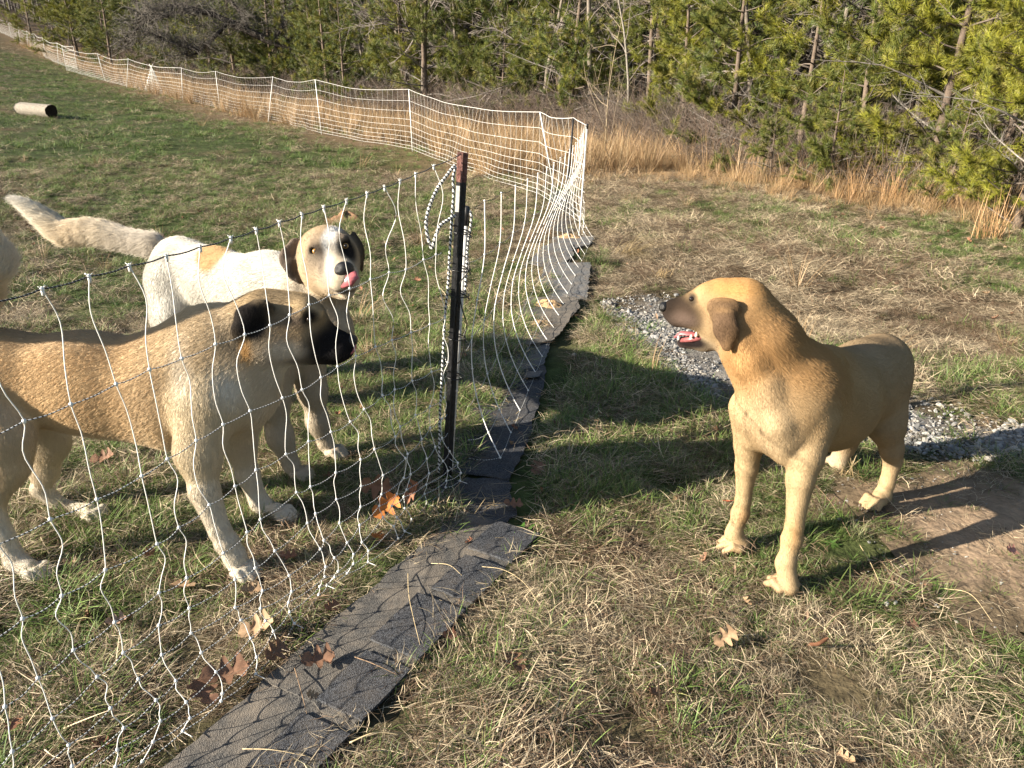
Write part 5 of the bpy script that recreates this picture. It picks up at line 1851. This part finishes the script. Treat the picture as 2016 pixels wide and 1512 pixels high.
    strip_tube('tongue', [at(672, 702, Y - .01), at(684, 700, Y - .012), at(697, 688, Y - .012), at(701, 674, Y - .012)], [.018, .019, .016, .007], M_tongue, A, flat=.35, up=(.75, 0, -.66))

    # ---------- white dog behind, looking at the camera and licking its nose
    W = (.50, .475, .42); W2 = (.44, .375, .285); BT = (.38, .285, .18); BG = (.20, .16, .125)
    ax = np.array([.8, -.6, 0])
    lat = np.array([.6, .8, 0])
    d = Dog(lat); d.toes = []
    d.flow = np.array([-.8, .6, -.5])
    d.p((358, 530, 3.30), .152, (430, 556, 3.12), .142, k=.06, col=W, sq=.85, fur=1.2)
    d.p((430, 556, 3.12), .142, (522, 582, 2.92), .160, k=.06, col=W, sq=.85, fur=1.2)
    d.p((522, 582, 2.92), .158, (600, 628, 2.74), .155, k=.06, col=W, sq=.85, fur=1.2)
    d.p((540, 560, 2.88), .120, (612, 580, 2.74), .110, k=.07, col=W, fur=1.4)
    d.p((612, 580, 2.74), .115, (640, 555, 2.68), .095, k=.06, col=W2, fur=1.4)
    d.p((620, 640, 2.70), .115, (655, 650, 2.66), .085, k=.06, col=W2, fur=1.2)
    hf = np.array([-.3, .6, .5])
    d.p((645, 503, 2.64), .107, (648, 510, 2.60), .106, k=.04, col=BT, flow=hf, fur=.7)
    d.p((648, 535, 2.58), .086, (662, 545, 2.54), .070, k=.045, col=BT, flow=hf, fur=.7)
    d.p((662, 530, 2.53), .056, (678, 541, 2.43), .044, k=.03, col=W2, flow=hf, fur=.5)
    d.p((655, 553, 2.50), .030, (668, 560, 2.43), .026, k=.02, col=W2, flow=hf, fur=.45)
    d.p((690, 550, 2.50), .030, (692, 556, 2.44), .024, k=.02, col=W2, flow=hf, fur=.45)
    d.p((676, 572, 2.52), .030, (684, 574, 2.45), .023, k=.02, col=W2, flow=hf, fur=.6)
    d.p((625, 484, 2.55), .022, (634, 482, 2.54), .02, k=.03, col=BG, flow=hf, fur=.5)
    d.p((665, 474, 2.55), .022, (676, 473, 2.55), .02, k=.03, col=BG, flow=hf, fur=.5)
    e1, e2 = (620.5, 495, 2.527), (680, 484, 2.537)
    d.p(e1, .014, carve=True, k=.012)
    d.p(e2, .014, carve=True, k=.012)
    ED = (.055, .045, .04)
    s1 = ((.75, -.65, .1), .36)
    d.p((583, 487, 2.66), .034, (573, 508, 2.64), .042, k=.015, col=(.22, .17, .13), sq=s1, fur=.6, flow=np.array([-.2, 0, -1]))
    d.p((573, 508, 2.64), .042, (582, 530, 2.62), .036, k=.012, col=ED, sq=s1, fur=.6, flow=np.array([.2, 0, -1]))
    d.p((582, 530, 2.62), .036, (590, 553, 2.60), .012, k=.012, col=ED, sq=s1, fur=.6, flow=np.array([.2, 0, -1]))
    s2 = ((.95, .3, .1), .36)
    d.p((699, 472, 2.68), .030, (709, 492, 2.67), .034, k=.014, col=BLK, sq=s2, fur=.6)
    d.p((709, 492, 2.67), .034, (711, 526, 2.66), .018, k=.012, col=BLK, sq=s2, fur=.6)
    # plumed tail, carried level and curving up at the tip
    TC = (.55, .43, .30)
    tl = [(302, 482, 3.38, .050), (250, 472, 3.42, .050), (185, 456, 3.45, .055), (130, 457, 3.47, .054), (97, 438, 3.48, .048), (62, 412, 3.48, .034), (28, 391, 3.48, .012)]
    tcs = [(.56, .50, .42), (.66, .57, .44), (.70, .58, .42), (.70, .61, .47), (.70, .64, .53), (.68, .64, .57)]
    ts = smooth_path_(tl, 15)
    tc5 = smooth_path_([tcs[0]] + tcs, 15).clip(.1, .7)
    for q0, q1, tc in zip(ts[:-1], ts[1:], tc5[1:]):
        q0, q1, tc = tuple(q0), tuple(q1), tuple(tc); fl = at(*q1[:3]) - at(*q0[:3]); fl /= np.linalg.norm(fl)
        d.p(q0[:3], q0[3], q1[:3], q1[3], k=.006, col=tc, fur=2.9, flow=fl + np.array([0, 0, -.45]))
    lf = np.array([-.15, .1, -1.0])
    d.chain([(600, 700, 2.72, .085), (615, 770, 2.72, .052), (625, 830, 2.74, .040), (640, 868, 2.75, .033)], k=.04, col=W2, flow=lf, fur=.8)
    w = at(642, 874, 2.75); g = gp(668, 902); g[2] += .026
    d.paw(w, g, .031, W2)
    d.chain([(545, 710, 2.62, .085), (535, 790, 2.58, .058), (552, 860, 2.57, .044), (572, 912, 2.57, .034)], k=.04, col=W2, flow=lf, fur=.8)
    w = at(576, 918, 2.57); g = gp(602, 945); g[2] += .026
    d.paw(w, g, .031, W2)
    d.chain([(335, 560, 3.20, .125), (342, 630, 3.14, .100), (360, 690, 3.08, .062), (318, 748, 3.16, .040), (322, 800, 3.14, .032), (335, 828, 3.10, .032)], k=.05, col=W, sq=.8, flow=lf, fur=.9)
    w = at(335, 828, 3.10); g = gp(352, 846); g[2] += .024
    d.paw(w, g, .03, W2)
    d.chain([(380, 570, 3.45, .115), (400, 640, 3.48, .08), (385, 690, 3.50, .05), (395, 745, 3.50, .034)], k=.05, col=W, sq=.8, flow=lf, fur=.9)
    w = at(395, 745, 3.50); g = gp(412, 768); g[2] += .024
    d.paw(w, g, .03, W2)
    d.paint((414, 492, 3.05), (.075, .14, .095), (.42, .28, .14), .25)
    d.paint((652, 470, 2.56), (.030, .14, .09), (.60, .58, .54), .5)
    d.paint((655, 515, 2.50), (.022, .1, .075), (.56, .49, .39), .6)
    d.paint((625, 501, 2.52), (.040, .06, .050), (.045, .036, .03), .5)
    d.paint((621, 495, 2.52), (.019, .04, .016), (.015, .012, .01), .5)
    d.paint((637, 525, 2.50), (.026, .06, .05), (.12, .10, .085), .9)
    d.paint((648, 552, 2.47), (.035, .05, .03), (.26, .23, .19), 1.0)
    d.paint((688, 492, 2.54), (.042, .06, .055), (.018, .016, .016), .6)
    d.paint((632, 475, 2.58), (.05, .06, .034), (.20, .155, .115), .9)
    d.paint((618, 520, 2.52), (.05, .06, .05), (.27, .215, .155), 1.0)
    d.paint((662, 552, 2.46), (.03, .06, .04), (.40, .35, .28), .8)
    d.paint((678, 566, 2.46), (.055, .07, .016), (.03, .02, .02), .6)
    d.tone = .92
    B = d.build('dog', .0056, 260000, .0150, .00031, .16)
    tag(B, 'white dog with a tan patch and dark eye patch, licking its nose', 'dog')
    for e, mm in ((e1, M_eye_amber), (e2, M_eye_amber)):
        c = at(*e)
        to = np.array([0, 0, CAM_H]) - c; to /= np.linalg.norm(to)
        eo = blob('eye', c + to * (.001 if e is e1 else -.003), .0100, mm, B)
        pu = blob('pupil', to * .0064, .0045 if e is e1 else .0065, M_eye_dark, eo)
    nz = blob('nose', at(678, 531, 2.41), (.033, .024, .027), M_nose, B, rot=(0, 0, .5))
    strip_tube('tongue', [at(666, 560, 2.43), at(676, 558, 2.40), at(688, 552, 2.385), at(697, 543, 2.39), at(698, 535, 2.40)], [.010, .017, .020, .018, .007], M_tongue, B, flat=.30, up=(-.2, -.9, .3))

    # ---------- yellow-tan dog on the right, head turned left
    Yt = (.45, .27, .120); Yc = (.44, .32, .18); Yp = (.42, .335, .225); Yg = (.36, .262, .155)
    ax = np.array([-.707, -.707, 0])
    lat = np.array([.707, -.707, 0])
    d = Dog(lat); d.toes = []
    d.flow = np.array([.7, .7, -.5])
    d.p((1728, 727, 2.50), .136, (1692, 752, 2.40), .138, k=.06, col=Yg, sq=.88, fur=.8)
    d.p((1692, 752, 2.40), .138, (1640, 785, 2.26), .158, k=.06, col=Yg, sq=.88, fur=.8)
    d.p((1640, 790, 2.26), .158, (1560, 810, 2.08), .150, k=.06, col=(.42, .28, .14), sq=.88, fur=.9)
    d.p((1572, 745, 2.14), .118, (1610, 740, 2.22), .10, k=.07, col=Yt, fur=1.0)
    d.p((1550, 812, 2.05), .098, (1540, 850, 2.01), .068, k=.07, col=Yp, fur=.9)
    d.p((1563, 765, 2.10), .128, (1500, 668, 2.10), .101, k=.07, col=Yt, fur=1.9, flow=np.array([.7, .2, -.7]))
    d.p((1500, 668, 2.10), .101, (1460, 615, 2.11), .088, k=.06, col=Yt, fur=1.5, flow=np.array([.8, .1, -.5]))
    d.p((1520, 785, 2.06), .086, (1462, 690, 2.09), .062, k=.07, col=(.50, .32, .15), fur=1.0, flow=np.array([.4, 0, -.9]))
    d.chain([(1640, 718, 2.155, .036), (1620, 778, 2.075, .044), (1598, 838, 2.005, .052)], k=.014, col=(.44, .28, .13), flow=np.array([.4, .3, -.9]), fur=.9)
    d.chain([(1492, 765, 2.065, .046), (1486, 818, 2.065, .052), (1486, 858, 2.08, .048)], k=.022, col=Yc, flow=np.array([.2, .1, -1]), fur=.8)
    d.chain([(1510, 760, 1.998, .030), (1530, 835, 1.972, .034), (1548, 895, 1.975, .030)], k=.030, col=(.46, .34, .2), flow=np.array([.2, .1, -1]), fur=.8)
    d.chain([(1446, 650, 2.035, .026), (1476, 715, 2.022, .032), (1510, 770, 2.008, .034)], k=.035, col=Yt, flow=np.array([.5, .1, -1]), fur=1.0)
    hd = np.array([-.95, .25, -.08])
    hf = np.array([1.0, -.2, .1])
    hl = (.25, .95, 0)
    d.p((1452, 610, 2.11), .090, (1418, 600, 2.12), .078, k=.05, col=Yt, sq=(hl, .88), flow=hf, fur=.6)
    d.p((1408, 622, 2.11), .066, (1385, 616, 2.12), .055, k=.04, col=Yc, sq=(hl, 1.0), flow=hf, fur=.5)
    d.p((1388, 605, 2.13), .052, (1328, 612, 2.17), .036, k=.03, col=(.045, .031, .020), sq=(hl, .9), flow=hf, fur=.3)
    d.p((1377, 622, 2.105), .030, (1334, 628, 2.145), .024, k=.018, col=(.028, .019, .014), flow=hf, fur=.3)
    d.p((1377, 622, 2.17), .030, (1334, 628, 2.19), .024, k=.018, col=(.028, .019, .014), flow=hf, fur=.3)
    d.p((1398, 590, 2.10), .022, (1388, 580, 2.105), .02, k=.03, col=Yc, flow=hf, fur=.3)
    d.p((1415, 655, 2.12), .042, (1385, 672, 2.13), .026, k=.03, col=Yp, flow=hf, fur=.5)
    d.p((1390, 674, 2.13), .026, (1344, 674, 2.155), .017, k=.015, col=(.05, .035, .035), flow=hf, fur=.12)
    d.p((1363, 589, 2.100), .011, carve=True, k=.016)
    se = ((.35, .92, .15), .40)
    EC = (.105, .066, .042)
    d.p((1410, 603, 2.035), .026, (1438, 606, 2.03), .028, k=.014, col=(.24, .15, .08), sq=se, fur=.5, flow=np.array([0, 0, -1.]))
    d.p((1424, 612, 2.030), .033, (1429, 650, 2.010), .032, k=.012, col=EC, sq=se, fur=.5, flow=np.array([0, 0, -1.]))
    d.p((1429, 650, 2.010), .032, (1431, 683, 2.003), .015, k=.010, col=EC, sq=se, fur=.5, flow=np.array([0, 0, -1.]))
    lf = np.array([.15, .1, -1.0])
    d.chain([(1482, 805, 2.10, .070), (1475, 875, 2.11, .043), (1470, 920, 2.115, .033), (1463, 985, 2.12, .0225), (1458, 1010, 2.12, .0265), (1449, 1036, 2.115, .023)], k=.014, col=Yc, flow=lf, fur=.6)
    w = at(1444, 1052, 2.11); g = gp(1432, 1083); g[2] += .026
    d.paw(w, g, .030, Yc, spread=.0245, toecol=(.52, .36, .2))
    d.chain([(1592, 830, 2.03, .084), (1584, 900, 1.97, .052), (1576, 945, 1.95, .038), (1564, 1035, 1.93, .0245), (1559, 1062, 1.925, .0285), (1550, 1100, 1.91, .0245)], k=.014, col=Yc, flow=lf, fur=.6)
    w = at(1546, 1112, 1.905); g = gp(1533, 1156); g[2] += .026
    d.paw(w, g, .031, Yc, spread=.0245, toecol=(.42, .29, .17))
    d.chain([(1735, 760, 2.42, .110), (1745, 830, 2.40, .070), (1756, 885, 2.40, .038), (1758, 908, 2.41, .030)], k=.03, col=Yg, sq=.85, flow=lf, fur=.6)
    d.chain([(1758, 908, 2.41, .030), (1747, 950, 2.40, .024), (1738, 974, 2.395, .027)], k=.015, col=Yc, flow=lf, fur=.5)
    w = at(1737, 978, 2.392); g = gp(1714, 1002); g[2] += .024
    d.paw(w, g, .029, Yc, spread=.019)
    d.chain([(1670, 770, 2.58, .105), (1672, 835, 2.62, .070), (1668, 862, 2.66, .046), (1662, 885, 2.66, .032), (1655, 900, 2.66, .03)], k=.045, col=Yg, sq=.85, flow=lf, fur=.6)
    w = at(1652, 902, 2.65); g = gp(1640, 916); g[2] += .024
    d.paw(w, g, .03, Yp)
    d.chain([(1745, 735, 2.62, .05), (1762, 790, 2.70, .036), (1765, 850, 2.72, .026), (1750, 890, 2.72, .015)], k=.03, col=Yg, fur=.9, flow=lf)
    d.paint((1316, 612, 2.17), (.06, .14, .06), (.040, .030, .025), .8)
    d.paint((1333, 612, 2.10), (.066, .12, .048), (.018, .013, .010), .6)
    d.paint((1352, 622, 2.09), (.045, .10, .045), (.05, .034, .024), .9)
    d.paint((1440, 565, 2.09), (.10, .1, .03), (.48, .27, .10), .9)
    d.paint((1352, 628, 2.12), (.05, .09, .03), (.10, .07, .055), .8)
    d.paint((1358, 674, 2.12), (.060, .08, .026), (.014, .010, .010), .5)
    d.paint((1364, 588, 2.10), (.013, .04, .019), (.03, .025, .022), .7)
    d.paint((1428, 608, 2.03), (.03, .025, .014), (.34, .21, .10), .9)
    d.paint((1526, 1166, 1.90), (.05, .05, .022), (.10, .07, .045), .8)
    d.paint((1462, 1010, 2.12), (.03, .06, .05), (.42, .26, .12), 1.0)
    d.paint((1560, 1050, 1.92), (.03, .06, .06), (.42, .26, .12), 1.0)
    d.paint((1500, 815, 2.0), (.08, .1, .11), (.42, .31, .185), 1.0)
    d.paint((1490, 700, 2.0), (.10, .12, .07), (.48, .28, .12), 1.0)
    d.paint((1545, 640, 2.0), (.09, .2, .06), (.43, .26, .12), 1.0)
    d.paint((1620, 640, 2.15), (.10, .12, .05), (.34, .20, .085), 1.0)
    d.tone = .84
    Cc = d.build('dog', .0048, 380000, .0095, .00024, .17)
    tag(Cc, 'yellow-tan dog with dark muzzle and open mouth, standing on the dirt beside the gravel', 'dog')
    blob('eye', at(1362, 589, 2.115), .0082, M_eye_dark, Cc)
    blob('nose', at(1307, 604, 2.175), (.015, .022, .015), M_nose, Cc, rot=(0, .2, -.25))
    strip_tube('tongue', [at(1382, 660, 2.13), at(1362, 657, 2.14), at(1342, 656, 2.15), at(1329, 664, 2.16)], [.013, .015, .014, .006], M_tongue, Cc, flat=.35, up=(0, 0, 1))
    strip_tube('gum', [at(1385, 664, 2.11), at(1362, 668, 2.125), at(1340, 670, 2.145)], [.009, .009, .006], M_gum, Cc)
    for tx, ty, ty2, hh in ((1371, 657, 2.108, .009), (1361, 661, 2.114, .006), (1336, 664, 2.142, .008)):
        m = MB(); p = at(tx, ty, ty2)
        m.tube([p + [0, 0, -hh], p, p + [0, 0, hh * .6]], [.0045, .004, .0008], 6)
        m.build('tooth', M_tooth, Cc)
    return A, B, Cc

if 'dogs' not in SKIP:
    make_dogs()
